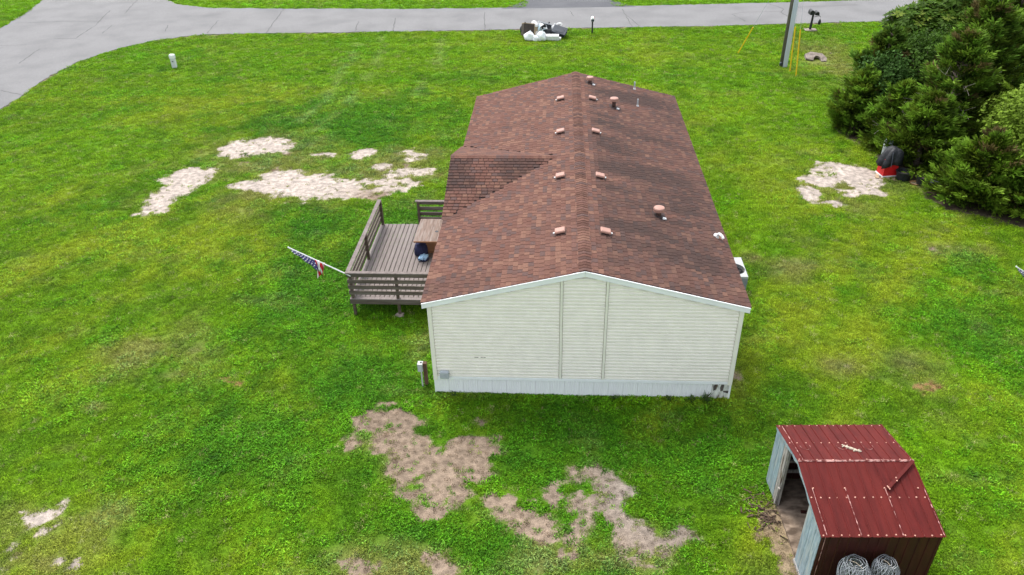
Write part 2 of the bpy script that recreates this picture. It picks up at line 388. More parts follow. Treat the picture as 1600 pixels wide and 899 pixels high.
def soft(x, y, lst):
    m = np.zeros_like(x)
    for (cx, cy, rx, ry) in lst:
        r2 = ((x-cx)/rx)**2 + ((y-cy)/ry)**2
        m = np.maximum(m, np.exp(-r2*.9))
    return m
SHADED_LITTER = [(15.2,19.9,1.6,2.4),(16.4,16.4,2.2,2.6),(17.2,13.2,2.3,2.2),(19.5,17,3.5,5),(18.5,23,3.5,5),(21,27,4,4),(22,20,4,7),(18.4,12,2.2,1.6)]  # litter soil under the trees, coloured dark to paint in the crowns' shade
def terrain(x, y):
    """bare amount 0..1, soil colour, turf colour at ground points"""
    sand = patches(x, y, BARE['sand'], .45, 1)
    dirt = patches(x, y, BARE['dirt'], .40, 2)
    dry = soft(x, y, BARE['dry'])
    rust = patches(x, y, BARE['rust'], .2, 4)
    lit = patches(x, y, SHADED_LITTER, .5, 5)
    det = fbm(x*1.7, y*1.7, 50, 5)
    drybare = dry * sstep(.55, .78, det) * .75
    nb1 = (fbm(x*1.0, y*1.7, 77, 7, .82) - .5)*3.6 + .5          # broken, feathered edges
    nb2 = (fbm(x*1.1, y*1.5, 97, 7, .82) - .5)*3.8 + .5
    sandb = sstep(-.26, .26, sand*1.18 - nb1*.86 - .10)*np.clip(sand*4, 0, 1)
    dirtb = sstep(-.50, .50, dirt*1.05 - nb2*.90 + .02)*np.clip(dirt*4, 0, 1)*.95
    edge = np.exp(-(polydist(x, y, NEAR_EDGE)/.28)**2)*sstep(.40, .62, fbm(x*.8, y*.8, 140, 5))*.8
    bare = np.clip(np.maximum.reduce([sandb, dirtb, drybare, sstep(.25, .6, rust)*.55, sstep(.1, .5, lit), edge]), 0, 1)
    halo = np.maximum(sstep(-.6, .35, sand*1.25 - nb1*.85 + .12)*np.clip(sand*5, 0, 1), sstep(-.6, .35, dirt*1.1 - nb2*.9 + .15)*np.clip(dirt*5, 0, 1))*.62
    bare = np.maximum(bare, halo)
    n1 = fbm(x*.9, y*.9, 200, 4)[:, None]
    c_sand = np.array([.36, .31, .27]) * (.62 + .70*fbm(x*2.1, y*2.6, 222, 5, .7)[:, None])
    c_dirt = np.array([.200, .152, .112]) * (.75 + .5*n1)
    c_grey = np.array([.205, .178, .155]) * (.8 + .4*n1)
    gz = soft(x, y, [(1.35, -1.9, 1.2, .9), (2.0, -3.6, 1.8, 1.6)])[:, None]
    c_dirt = c_dirt*(1-gz) + c_grey*gz
    straw = soft(x, y, [(4.1, -4.6, 1.0, 1.6)])[:, None]
    c_dirt = c_dirt*(1-straw) + np.array([.235, .18, .11])*(.7+.6*n1)*straw
    ws = (sand / (sand + dirt + lit*1.5 + rust*2 + .02))[:, None]
    wl = sstep(.1, .4, lit)[:, None]; wr = sstep(.1, .4, rust)[:, None]
    soil = c_dirt*(1-ws) + c_sand*ws
    soil = soil*(1-wl) + np.array([.055, .042, .028])*(.7+.6*n1)*wl
    soil = soil*(1-wr) + np.array([.22, .125, .06])*wr
    # turf
    base = np.array([.130, .235, .008]); yel = np.array([.235, .285, .020]); deep = np.array([.072, .170, .008])
    brt = np.array([.150, .290, .007]); dryc = np.array([.235, .215, .075])
    a = fbm(x*.22, y*.22, 10, 3); b = fbm(x*.55+9, y*.35, 20, 4); c = fbm(x*1.6, y*1.3, 30, 4)
    wy_ = np.clip(soft(x, y, LAWN['yellow'])*.85 + (a-.5)*1.6 + (c-.5)*.9, 0, 1)[:, None]
    wd = np.clip(soft(x, y, LAWN['deep'])*1.05 + (b-.55)*1.7 + (.5-c)*1.0, 0, 1)[:, None]
    wb = np.clip(soft(x, y, LAWN['bright'])*.8 + sstep(20, 34, y)*.55 + (b-.5)*.9, 0, 1)[:, None]
    edgez = np.clip(np.maximum(bare*1.6, np.maximum(sand, dirt)*.8), 0, 1)*(1-sstep(.1, .5, lit))
    wdry = np.clip(dry*.85 + edgez*.5 + (fbm(x*.8, y*1.1, 60, 5)-.59)*1.5 + (sand+dirt*.6)*.35, 0, .85)[:, None]
    ca, sa = math.cos(.95), math.sin(.95)
    mow = fbm((x*ca+y*sa)*.10, (y*ca-x*sa)*.95, 600, 4)*(y < 24) + fbm(x*.08, y*.9, 610, 4)*(y >= 24)
    wy_ = np.clip(wy_ + ((mow-.5)*2.3)[:, None], 0, 1)
    t = base*(1-wy_) + yel*wy_
    t = t*(1-wb*.8) + brt*wb*.8
    t = t*(1-wd) + deep*wd
    t = t*(1-wdry) + dryc*wdry
    trk = np.zeros_like(x)
    for P_ in TRACKS: trk = np.maximum(trk, np.exp(-(polydist(x, y, P_)/.38)**2))
    trk = (trk*sstep(.38, .62, fbm(x*.9, y*.7, 620, 4)))[:, None]*.55
    t = t*(1-trk) + np.array([.26, .31, .10])*trk
    # darker clumps of another grass
    k = sstep(.54, .70, fbm(x*1.3+40, y*1.9, 333, 4))[:, None]*.6
    t = t*(1-k) + t*np.array([.55, .66, .8])*k
    return bare, soil, t
def ROADX(y): return np.where(y < 30, -31.6, -31.9)

def graded(a, b, step, far, grow=1.6):
    c = list(np.arange(a, b + step*.5, step))
    s = step; lo = []; x = a
    while x > far[0]: s *= grow; x -= s; lo.append(x)
    s = step; hi = []; x = b
    while x < far[1]: s *= grow; x += s; hi.append(x)
    return np.array(lo[::-1] + c + hi)
gx = graded(-34, 25, .16, (-900, 900)); gy = graded(-12, 42, .16, (-700, 1100))
def height(x, y):
    z = (fbm(x*.35, y*.35, 5, 3) - .5) * .05
    z = z - .32*np.exp(-(((x-15.6)/2.6)**2 + ((y-32.3)/1.8)**2))            # ditch by the culvert
    z = z - .10*np.exp(-((y-36.2)/1.1)**2) * (x > -22) * (np.abs(x) < 60)      # shallow roadside swale
    road = np.maximum(sstep(38.2, 39.2, y) * sstep(49, 47.5, y), sstep(-30, -32, x) * sstep(-46, -44, x))
    return z * (1 - road) - .012
XX, YY = np.meshgrid(gx, gy)
px, py = XX.ravel(), YY.ravel()
pz = height(px, py)
nx, ny = len(gx), len(gy)
ii = np.arange(nx*ny).reshape(ny, nx)
quads = np.stack([ii[:-1, :-1], ii[:-1, 1:], ii[1:, 1:], ii[1:, :-1]], -1).reshape(-1, 4)
me = bpy.data.meshes.new('ground')
me.vertices.add(nx*ny); me.vertices.foreach_set('co', np.stack([px, py, pz], 1).astype(np.float32).ravel())
me.loops.add(quads.size); me.loops.foreach_set('vertex_index', quads.astype(np.int32).ravel())
me.polygons.add(len(quads)); me.polygons.foreach_set('loop_start', np.arange(0, quads.size, 4, dtype=np.int32))
me.update(calc_edges=True); me.validate()
bare, soil, turf = terrain(px, py)
one = np.ones((len(px), 1))
for nm, arr in (('soil', soil), ('turf', turf*np.array([.58, .69, .52]))):  # turf colour lowered beneath the tufts, painting shade between the blades
    at = me.attributes.new(nm, 'FLOAT_COLOR', 'POINT'); at.data.foreach_set('color', np.hstack([arr, one]).astype(np.float32).ravel())
at = me.attributes.new('bare', 'FLOAT', 'POINT'); at.data.foreach_set('value', bare.astype(np.float32))
me.materials.append(M_['ground'])
me.polygons.foreach_set('use_smooth', [True]*len(me.polygons))
ground = inst('ground', me); tag(ground, kind='structure')

# ---------------------------------------------------------------- roads (sheets a few mm above the lawn)
near_edge = [(-31.3,-60),(-31.4,10),(-31.53,22.92),(-31.74,25.68),(-32.1,29.01),(-31.9,31.66),(-31.22,33.65),(-30.25,35.3),(-29.09,36.71),(-26.85,38.0),(-24.6,38.35),(-22.33,38.45),
             (-16.5,38.6),(-11.32,38.77),(-3.14,39.19),(1.84,39.42),(10.38,39.73),(15.36,40.13),(19.9,40.55),(23.08,40.82),(35,42.0),(60,44.8),(120,51)]
far_edge = [(120,57.5),(60,51.0),(35,48.3),(21.4,47.01),(15.42,46.47),(4.54,45.79),(-5.39,45.48),(-12.42,45.39),(-22.24,45.8),(-28.65,46.21),(-31.8,47.4),(-33.71,49.28),(-34.8,54),(-35.0,80),(-36,160)]
left_edge = [(-47,160),(-46,80),(-45.2,54),(-44.71,49.66),(-43.27,44.76),(-42.55,40.27),(-42.1,30),(-42.0,10),(-42,-60)]
def wob(pts, seed, amp=.06, step=.5):
    out = []; rr = random.Random(seed)
    for (a, b) in zip(pts[:-1], pts[1:]):
        n = max(1, min(50, int(math.dist(a, b)/step)))
        for k in range(n):
            t = k/n; out.append((a[0]+(b[0]-a[0])*t + rr.uniform(-amp, amp), a[1]+(b[1]-a[1])*t + rr.uniform(-amp, amp)))
    out.append(pts[-1]); return out
ring = wob(near_edge, 1, .10, .35) + wob(far_edge, 2, .12, .35) + wob(left_edge, 3, .12, .35)
from mathutils.geometry import tessellate_polygon
def sheet(name, ring, z, m, parent=None, thick=.0):
    tris = tessellate_polygon([[Vector((p[0], p[1], 0)) for p in ring]])
    mb = MB()
    vs = [(p[0], p[1], z) for p in ring]
    fs = []
    for t in tris:
        a, b, c = (Vector(vs[i]) for i in t)
        fs.append(tuple(t) if (b-a).cross(c-a).z > 0 else tuple(reversed(t)))
    mb.add(vs, fs)
    n = len(ring)
    mb.add([(p[0], p[1], z) for p in ring] + [(p[0], p[1], z-.08) for p in ring], [(i, n+i, n+(i+1) % n, (i+1) % n) for i in range(n)])
    return mb.build(name, m, parent)
road = sheet('road', ring, .02, M_['asphalt']); tag(road, kind='structure')
drive = sheet('driveway', [(-5.2,45.2),(5.2,45.55),(4.5,46.4),(3.7,47.5),(3.3,49),(3.2,70),(-3.0,70),(-3.1,49),(-3.6,47.6),(-4.4,46.2)], .024, M_['asphalt2']); tag(drive, kind='structure')

def crack(pts, wd, seed):
    rr = random.Random(seed); P = []
    for (a, b) in zip(pts[:-1], pts[1:]):
        n = max(1, int(math.dist(a, b)/.35))
        for k in range(n):
            t = k/n; P.append(Vector((a[0]+(b[0]-a[0])*t + rr.uniform(-.05, .05), a[1]+(b[1]-a[1])*t + rr.uniform(-.05, .05), .026)))
    P.append(Vector((*pts[-1], .026)))
    mb = MB(); vs = []
    for i, p in enumerate(P):
        d = (P[min(i+1, len(P)-1)] - P[max(i-1, 0)]).normalized(); s = Vector((-d.y, d.x, 0)) * wd * rr.uniform(.3, .75)
        vs += [p - s, p + s]
    mb.add(vs, [(2*i, 2*i+2, 2*i+3, 2*i+1) for i in range(len(P)-1)])
    mb.build('crack', M_['crack'], road)
CRACKS = []
CRACKS = [[(-36.24,49.37),(-34.99,44.52)],[(-36.74,45.61),(-35.51,41.02),(-35.08,37.49)],[(-42.22,41.75),(-38.68,42.24),(-35.6,42.16)],[(-36.24,34.78),(-35.64,31.43)],
 [(-33.58,26.14),(-31.8,25.35)],[(-39.6,35.62),(-37.73,35.75)],[(-26.51,42.11),(-26.19,39.89),(-25.93,38.49)],[(-22.54,45.6),(-22.07,42.0),(-21.64,38.57)],
 [(-15.6,41.64),(-15.27,38.94)],[(-13.01,42.52),(-12.53,38.88)],[(-6.43,44.09),(-6.0,39.12)],[(.07,44.29),(.39,42.72)],[(4.08,44.77),(4.44,39.6)],[(4.36,42.61),(4.98,39.7)],
 [(12.62,40.91),(12.0,42.97),(12.89,43.52),(15.75,43.73)],[(15.37,46.26),(16.15,44.4),(15.64,43.44),(15.92,42.1)],[(17,44.98),(19.93,45.29),(21.94,45.63)],
 [(-34.2,40.99),(-33.79,38.65)],[(-36.66,37.35),(-34.99,37.32)],[(-29.91,40.89),(-29.3,39.08)]]
for i, c in enumerate(CRACKS): crack(c, .045, 100+i)

# ---------------------------------------------------------------- grass: instanced tufts
def tuft(name, n, L, wd, spread, lean, seed, seg=2):
    rr = random.Random(seed); mb = MB()
    for k in range(n):
        a = rr.uniform(0, 6.283); r = spread*math.sqrt(rr.random()); b = rr.uniform(0, 6.283)
        o = Vector((r*math.cos(a), r*math.sin(a), -.01))
        d = Vector((math.cos(b), math.sin(b), 0)); s = Vector((-d.y, d.x, 0))
        l = L*rr.uniform(.55, 1.15); le = lean*rr.uniform(.5, 1.4); ww = wd*rr.uniform(.7, 1.3)
        m = o + d*l*le*.35 + Vector((0, 0, l*.62)); t = o + d*l*le + Vector((0, 0, l*rr.uniform(.75, 1.0)*(1-.35*le)))
        mb.add([o-s*ww*.5, o+s*ww*.5, m+s*ww*.42, m-s*ww*.42, t], [(0, 1, 2, 3), (3, 2, 4)])
    me = mb.mesh(name, M_['grass'])
    at = me.attributes.new('blade', 'FLOAT', 'FACE')
    at.data.foreach_set('value', np.repeat(np.array([rr.choice((.42, .6, .78, .95, 1.05, 1.3, 1.65)) for _ in range(n)], np.float32), 2))
    return bpy.data.objects.new(name, me)
TUFTS = [tuft('grass_tuft', 26, .095, .011, .13, .8, 1), tuft('grass_tuft', 24, .08, .012, .14, 1.0, 2), tuft('grass_tuft', 26, .105, .010, .12, .65, 3),
         tuft('weed_tuft', 20, .11, .026, .13, .95, 4), tuft('weed_tuft', 18, .10, .030, .14, 1.05, 5)]
def scatter(x0, x1, y0, y1, dens):
    n = int((x1-x0)*(y1-y0)*dens)
    return RNG.uniform(x0, x1, n), RNG.uniform(y0, y1, n)
gxs, gys, gsc = [], [], []
for (x0, x1, y0, y1, dens, sc) in [(-24, 21, -12, 4, 110, .97), (-32, 28, 4, 14, 95, 1.05), (-40, 34, 14, 26, 62, 1.2), (-45, 40, 26, 42, 44, 1.35), (-60, 40, 45, 60, 26, 1.6), (-58, -42, 30, 45, 26, 1.6)]:
    a, b = scatter(x0, x1, y0, y1, dens); gxs.append(a); gys.append(b); gsc.append(np.full(len(a), sc))
gxs.append(RNG.uniform(-4.15, 4.15, 520)); gys.append(RNG.uniform(-.20, -.02, 520)); gsc.append(np.full(520, 1.35))
gxs.append(RNG.uniform(4.5, 7.1, 160)); gys.append(-6.12 - RNG.uniform(.02, .2, 160)); gsc.append(np.full(160, 1.2))
gxs = np.concatenate(gxs); gys = np.concatenate(gys); gsc = np.concatenate(gsc)
def inpoly(x, y, poly):
    c = np.zeros(len(x), bool); n = len(poly)
    for i in range(n):
        (x0, y0), (x1, y1) = poly[i], poly[(i+1) % n]
        if y0 == y1: continue
        k = ((y0 > y) != (y1 > y)) & (x < (x1-x0)*(y-y0)/(y1-y0)+x0)
        c ^= k
    return c
# keep what a camera near the photograph's could see
lat = (gxs - CAM.x)*math.cos(YAW) - (gys - CAM.y)*math.sin(YAW)
dep = (gxs - CAM.x)*math.sin(YAW)*.84 + (gys - CAM.y)*math.cos(YAW)*.84 + 7.8
keep = np.abs(lat) < dep*.66*1.06 + 8.0
coarse = near_edge + far_edge + left_edge
keep &= ~inpoly(gxs, gys, coarse)
keep &= ~((np.abs(gxs) < 4.1) & (gys > .05) & (gys < 16))
keep &= ~((gxs > -7.4) & (gxs < -4) & (gys > 4.6) & (gys < 8.9) & (RNG.random(len(gxs)) < .6))
keep &= ~((np.abs(gxs-.0) < 3.3) & (gys > 45.4))
sx_, sy_ = gxs - 4.62, gys + 6.12
keep &= ~((sx_ > 0) & (sx_ < 2.36) & (sy_ > 0) & (sy_ < 3.15))
keep &= ~((np.abs(gxs-15.35) < .8) & (gys > 31.7) & (gys < 33.1))
gxs, gys, gsc = gxs[keep], gys[keep], gsc[keep]
b_, s_, t_ = terrain(gxs, gys)
fineb = vnoise(gxs*7, gys*7, 9)
sandy = (s_.max(1) > .262) | (s_.max(1) < .12)
print('tufts', len(gxs))
keep = RNG.random(len(gxs)) > np.clip(np.where(sandy, (b_*1.2)**1.3, (b_*1.08)**1.4*.80) + (fineb-.5)*.5*(b_ > .08), 0, np.where(sandy, .97, .70))
gxs, gys, gsc, b_, t_, s_, sandy = gxs[keep], gys[keep], gsc[keep], b_[keep], t_[keep], s_[keep], sandy[keep]
N = len(gxs)
weedy = np.clip(soft(gxs, gys, LAWN['deep'])*1.1 + (fbm(gxs*.7, gys*.7, 80, 4)-.52)*2, 0, 1)
pick = np.where(RNG.random(N) < weedy*.55, RNG.integers(3, 5, N), RNG.integers(0, 3, N))
lump = fbm(gxs*2.2, gys*2.2, 120, 3)
scl = gsc * .9 * RNG.uniform(.75, 1.2, N) * (.7 + .6*lump) * (1 - .35*b_)
tone = RNG.normal(1.0, .17, N).clip(.5, 1.6)[:, None]
tint = t_ * tone * np.array([1.20, 1.30, 1.0])
strawy = ((RNG.random(N) < .035) & (pick < 3))[:, None]
tint = np.where(strawy, np.array([.30, .32, .11])*tone, tint)
thatch = ((b_ > .30) & ~sandy & (RNG.random(N) < sstep(.3, .65, b_)*.80))
pick = np.where(thatch, 1, pick); scl = np.where(thatch, scl*.8, scl)
tint = np.where(thatch[:, None], s_*RNG.normal(1.15, .45, (N, 1)).clip(.35, 2.1)*np.array([1.05, 1.0, .88]), tint)
darker = (pick >= 3)[:, None]
tint = np.where(darker, tint*np.array([.74, .95, 1.1]), tint)
pm = bpy.data.meshes.new('grass')
pm.vertices.add(N)
pm.vertices.foreach_set('co', np.stack([gxs, gys, height(gxs, gys)], 1).astype(np.float32).ravel())
def put(nm, ty, arr, key):
    a = pm.attributes.new(nm, ty, 'POINT'); a.data.foreach_set(key, np.ascontiguousarray(arr).ravel())
put('tint', 'FLOAT_COLOR', np.hstack([tint, np.ones((N, 1))]).astype(np.float32), 'color')
put('scl', 'FLOAT', scl.astype(np.float32), 'value')
put('pick', 'INT', pick.astype(np.int32), 'value')
put('rot', 'FLOAT_VECTOR', np.stack([RNG.normal(0, .12, N), RNG.normal(0, .12, N), RNG.uniform(0, 6.283, N)], 1).astype(np.float32), 'vector')
grass = inst('grass', pm)
tag(grass, 'mown green and yellowish grass with coarse weeds covering the lot', 'grass', kind='stuff')
ng = bpy.data.node_groups.new('grass_tufts', 'GeometryNodeTree')
ng.interface.new_socket('Geometry', in_out='INPUT', socket_type='NodeSocketGeometry')
ng.interface.new_socket('Geometry', in_out='OUTPUT', socket_type='NodeSocketGeometry')
gi = ng.nodes.new('NodeGroupInput'); go = ng.nodes.new('NodeGroupOutput')
iop = ng.nodes.new('GeometryNodeInstanceOnPoints'); jn = ng.nodes.new('GeometryNodeJoinGeometry')
for t in reversed(TUFTS):
    oi = ng.nodes.new('GeometryNodeObjectInfo'); oi.inputs['Object'].default_value = t; oi.inputs['As Instance'].default_value = True
    ng.links.new(oi.outputs['Geometry'], jn.inputs[0])
def named(nm, ty):
    n = ng.nodes.new('GeometryNodeInputNamedAttribute'); n.data_type = ty; n.inputs['Name'].default_value = nm; return n.outputs[0]
e2r = ng.nodes.new('FunctionNodeEulerToRotation')
ng.links.new(gi.outputs[0], iop.inputs['Points']); ng.links.new(jn.outputs[0], iop.inputs['Instance'])
iop.inputs['Pick Instance'].default_value = True
ng.links.new(named('pick', 'INT'), iop.inputs['Instance Index'])
ng.links.new(named('rot', 'FLOAT_VECTOR'), e2r.inputs[0]); ng.links.new(e2r.outputs[0], iop.inputs['Rotation'])
ng.links.new(named('scl', 'FLOAT'), iop.inputs['Scale'])
ng.links.new(iop.outputs[0], go.inputs[0])
md = grass.modifiers.new('grass_tufts', 'NODES'); md.node_group = ng

# ---------------------------------------------------------------- the manufactured home
house = thing('manufactured_house', 'long cream manufactured home with brown shingle gable roof and white skirting', 'house', (0, 0, 0))
HW, HL = 4.1, 16.0                 # half width, length
ZR, ZE, XE = 4.162, 3.113, 4.227   # ridge, eave, eave half span
SL = (ZR-ZE)/XE
ZB = .55                           # skirting top
def zroof(x): return ZR - SL*abs(x)
TH = .045
# body: a closed shell just behind the siding
wb = MB()
pr = [(-HW, 0), (HW, 0), (HW, zroof(HW)-TH-.03), (0, ZR-TH-.03), (-HW, zroof(HW)-TH-.03)]
n5 = len(pr)
wb.add([(p[0]*.996, .02, p[1]) for p in pr] + [(p[0]*.996, HL-.02, p[1]) for p in pr],
       [tuple(range(n5)), tuple(reversed(range(n5, 2*n5)))] + [(n5+i, n5+(i+1) % n5, (i+1) % n5, i) for i in range(n5)])
wb.build('wall', M_['siding'], house)
# siding laps, each leaning out to its lower lip
LAP = .1075
def lap(xs, z, top):
    """one dutch lap on the end wall, cut under the rake; xs stations along x, top(x) the height limit"""
    h = LAP; mb = MB()
    rows = [(0, .046), (.40*h, .048), (.58*h, .008), (h, .004)]
    vs = []; k = len(rows)+2
    for x in xs:
        lim = top(x)
        vs += [(x, -yy, min(z+q, lim)) for q, yy in rows] + [(x, 0, min(z+h, lim)), (x, 0, z)]
    n = len(xs)
    fs = [(i*k+j, (i+1)*k+j, (i+1)*k+(j+1) % k, i*k+(j+1) % k) for i in range(n-1) for j in range(k)]
    fs += [tuple(range(k-1, -1, -1)), tuple((n-1)*k+j for j in range(k))]
    mb.add(vs, fs); return mb
def rake(x): return zroof(x) - TH - .10
TRX = [(-HW+.108, -.624), (-.536, .546), (.634, HW-.108)]
k = 0
while ZB+.10+k*LAP < ZR-.2:
    z = ZB+.10+k*LAP
    for (x0, x1) in TRX:
        xs0, xs1 = x0, x1
        # clip under the rake
        lim = (ZR-TH-.10-z)/SL
        if lim <= .05: continue
        xs0 = max(x0, -lim+.02); xs1 = min(x1, lim-.02)
        if xs1-xs0 < .08: continue
        xf = (ZR-TH-.10-(z+LAP))/SL        # where the rake stops cutting this lap
        st = sorted({round(q, 4) for q in (xs0, xs1, max(xs0, min(xs1, -xf)), max(xs0, min(xs1, xf)))} | ({0.0} if xs0 < 0 < xs1 else set()))
        o = lap(st, z, rake)
        o.build('siding_board', M_['siding'], house)
    k += 1
# long sides and rear: plain laps
z = ZB+.10
while z+LAP < zroof(HW)-.12:
    for sgn in (-1, 1):
        mb = MB()
        y0, y1 = .12, HL-.12
        X = HW*.996
        vs = [(sgn*(X+.022), y0, z), (sgn*(X+.022), y1, z), (sgn*(X+.004), y1, z+LAP), (sgn*(X+.004), y0, z+LAP), (sgn*X, y0, z), (sgn*X, y1, z)]
        fs = [(0, 1, 2, 3), (4, 5, 1, 0)]
        if sgn > 0: pass
        else: fs = [tuple(reversed(f)) for f in fs]
        mb.add(vs, fs); mb.build('siding_board', M_['siding'], house)
    z += LAP
# trims
def vtrim(x0, x1, name='vertical_trim'):
    mb = MB(); zt = min(rake(x0), rake(x1))
    mb.box(x0, x1, -.056, .01, ZB+.095, zt+.01)
    mb.build(name, M_['trim'], house)
vtrim(-.612, -.548); vtrim(.558, .622)
for sx in (-1, 1):
    for sy in (0, 1):
        mb = MB(); x = sx*HW
        yf = -.054 if sy == 0 else HL-.04
        mb.box(min(x-sx*.10, x+sx*.014), max(x-sx*.10, x+sx*.014), yf, yf+.094, ZB-.02, rake(HW)-.005)
        y2 = .04 if sy == 0 else HL-.12
        mb.box(min(x-sx*.02, x+sx*.026), max(x-sx*.02, x+sx*.026), y2, y2+.08, ZB-.02, rake(HW)-.005)
        mb.build('corner_trim', M_['trim'], house)
mb = MB(); mb.box(-HW+.102, HW-.102, -.045, .015, ZB, ZB+.094, ch=.012); mb.build('belt_trim', M_['fascia'], house)
# skirting: ribbed vinyl panels, front and sides
def skirt_panel(w, h):
    mb = MB(); n = 6; vs = []; fs = []
    xs = []; 
    for i in range(n):
        a = w*i/n; xs += [(a, 0), (a+w/n*.38, 0), (a+w/n*.46, -.006), (a+w/n*.92, -.006)]
    xs.append((w-.004, 0))
    for (x, y) in xs: vs += [(x, y, 0), (x, y, h)]
    for i in range(len(xs)-1): fs.append((2*i, 2*i+2, 2*i+3, 2*i+1))
    mb.add(vs, fs)
    mb.add([(0, 0, 0), (w-.004, 0, 0), (w-.004, .015, 0), (0, .015, 0), (0, 0, h), (w-.004, 0, h), (w-.004, .015, h), (0, .015, h)], [(2, 3, 7, 6), (3, 0, 4, 7), (1, 2, 6, 5)])
    return mb.mesh('skirt_panel', M_['skirt'])
pw = .405
sp = skirt_panel(pw, ZB+.05)
nf = 20
for i in range(nf):
    x = -HW+.0+i*pw
    M = Matrix.Translation((x, -.012, -.05))
    if i == nf-1: continue
    inst('skirt_panel', sp, house, M)
for sgn in (-1, 1):
    for i in range(39):
        M = Matrix.Translation((sgn*HW, (i if sgn > 0 else i+1)*pw+.1, -.05)) @ Matrix.Rotation(sgn*math.pi/2, 4, 'Z')
        inst('skirt_panel', sp, house, M)
# the last front panel is cracked, with dark holes
mb = MB()
x0 = -HW+19*pw; x1 = HW-.02
cols = [x0, x0+.05, x0+.10, x0+.19, x0+.24, x0+.33, x1]
rows = [-.03, .1, .22, .32, .42, .5, ZB-.005]
rr = random.Random(5)
hole = {(1, 3), (1, 4), (1, 5), (4, 5), (4, 4), (3, 5), (4, 3), (5, 2)}
P = {}
for i, x in enumerate(cols):
    for j, z in enumerate(rows):
        inn = 0 < i < len(cols)-1 and 0 < j < len(rows)-1
        P[i, j] = (x+(rr.uniform(-.018, .018) if inn else 0), -.02+rr.uniform(-.012, .012), z+(rr.uniform(-.03, .03) if inn else 0))
for i in range(len(cols)-1):
    for j in range(len(rows)-1):
        if (i, j) in hole: continue
        mb.add([P[i, j], P[i+1, j], P[i+1, j+1], P[i, j+1]], [(0, 1, 2, 3)])
M_['torn'] = mat('stained_skirting', (.60,.60,.55), .7, .25, 9, .1, (2,2,.5), c2=(.12,.085,.06), c2amt=(.52,.62), c2scale=4)
o = mb.build('skirt_panel', M_['torn'], house); o['label'] = 'cracked stained skirting panel with dark holes'
mb = MB(); mb.box(x0+.01, x1-.01, .012, .018, -.03, ZB-.01); mb.build('panel_backing', M_['darkwood'], house)
mb = MB(); mb.box(-HW-.004, -HW+.035, -.030, .02, -.04, ZB-.003); mb.box(HW-.035, HW+.012, -.030, .02, -.04, ZB-.003)
mb.build('skirt_corner', M_['fascia'], house)
# mud line along the foot of the skirting
# roof deck
rb = MB()
y0, y1 = -.060, HL+.05
prof = [(-XE, ZE), (0, ZR), (XE, ZE), (XE, ZE-.07), (0, ZR-.07), (-XE, ZE-.07)]
rb.add([(p[0], y0, p[1]-TH*.0-.012) for p in prof] + [(p[0], y1, p[1]-.012) for p in prof],
       [tuple(reversed(range(6))), tuple(range(6, 12))] + [(i, (i+1) % 6, 6+(i+1) % 6, 6+i) for i in range(6)])
rb.build('roof', M_['roofdeck'], house)
# fascia boards along the rakes and eaves
for sgn in (-1, 1):
    for (ya, yb) in ((y0-.03, y0), (y1, y1+.03)):
        mb = MB()
        dz = 0 if ya < 1 else .03
        a = [(0.003*sgn, ZR-.004-dz), (sgn*(XE+.015), ZE-.004-dz), (sgn*(XE+.015), ZE-.155), (0.003*sgn, ZR-.155)]
        vs = [(p[0], ya, p[1]) for p in a] + [(p[0], yb, p[1]) for p in a]
        fs = [(0, 1, 2, 3), (7, 6, 5, 4), (0, 4, 5, 1), (1, 5, 6, 2), (2, 6, 7, 3), (3, 7, 4, 0)]
        if sgn < 0: fs = [tuple(reversed(f)) for f in fs]
        mb.add(vs, fs)
        # drip edge lip
        a = [(0.003*sgn, ZR+.004), (sgn*(XE+.02), ZE+.004), (sgn*(XE+.02), ZE-.03), (0.003*sgn, ZR-.03)]
        yo, yi = (ya-.012, ya) if ya < 1 else (yb+.0005, yb+.012)
        vs = [(p[0], yo, p[1]) for p in a] + [(p[0], yi, p[1]) for p in a]
        if ya < 1: mb.add(vs, fs)
        f = mb.build('fascia', M_['fascia'], house)
    mb = MB(); xx = sgn*XE
    mb.box(min(xx, xx-sgn*.02), max(xx, xx-sgn*.02), y0, y1, ZE-.15, ZE-.085); mb.build('fascia', M_['fascia'], house)
    mb = MB(); mb.box(min(xx-sgn*.02, sgn*HW), max(xx-sgn*.02, sgn*HW), y0+.03, y1, ZE-.148, ZE-.136); mb.build('soffit', M_['fascia'], house)

# shingles: each tab a thin wedge, darkened by algae stains in places
EXP = .145
PAL = [(0.1221, 0.0621, 0.0466), (0.1124, 0.0557, 0.0429), (0.1359, 0.0699, 0.0518), (0.0974, 0.0544, 0.0454), (0.1197, 0.0621, 0.0493), (0.09, 0.0557, 0.0493), (0.1544, 0.0826, 0.0594), (0.1098, 0.0531, 0.0404)]
VENT_Y = [13.15, 9.67, 5.92, 2.29]
def stain(x, y):
    """algae on the right slope, washed clean below the metal vents"""
    n = float(fbm(y*.45, x*.25+3, 400, 3)); m = float(fbm(y*1.5, x*.35, 410, 3))
    if x > .1:
        s = .42 + .58*float(sstep(.40, .60, n*.5 + m*.5)) * (1.0 - .5*float(sstep(3.2, 4.2, x)))
        s *= float(sstep(.15, .8, x))
        for vy, vx in [(v, .7) for v in VENT_Y] + [(12.95, 1.5), (4.22, 2.4), (13.51, 2.5), (15.64, 2.5), (15.2, .7)]:
            if x > vx: s *= 1 - .8*math.exp(-((y-vy+.0*(x-vx))/.22)**2)*max(0, 1-(x-vx)/2.6)
    else:
        s = .4*float(sstep(.52, .7, n*.5+m*.5))
    return s
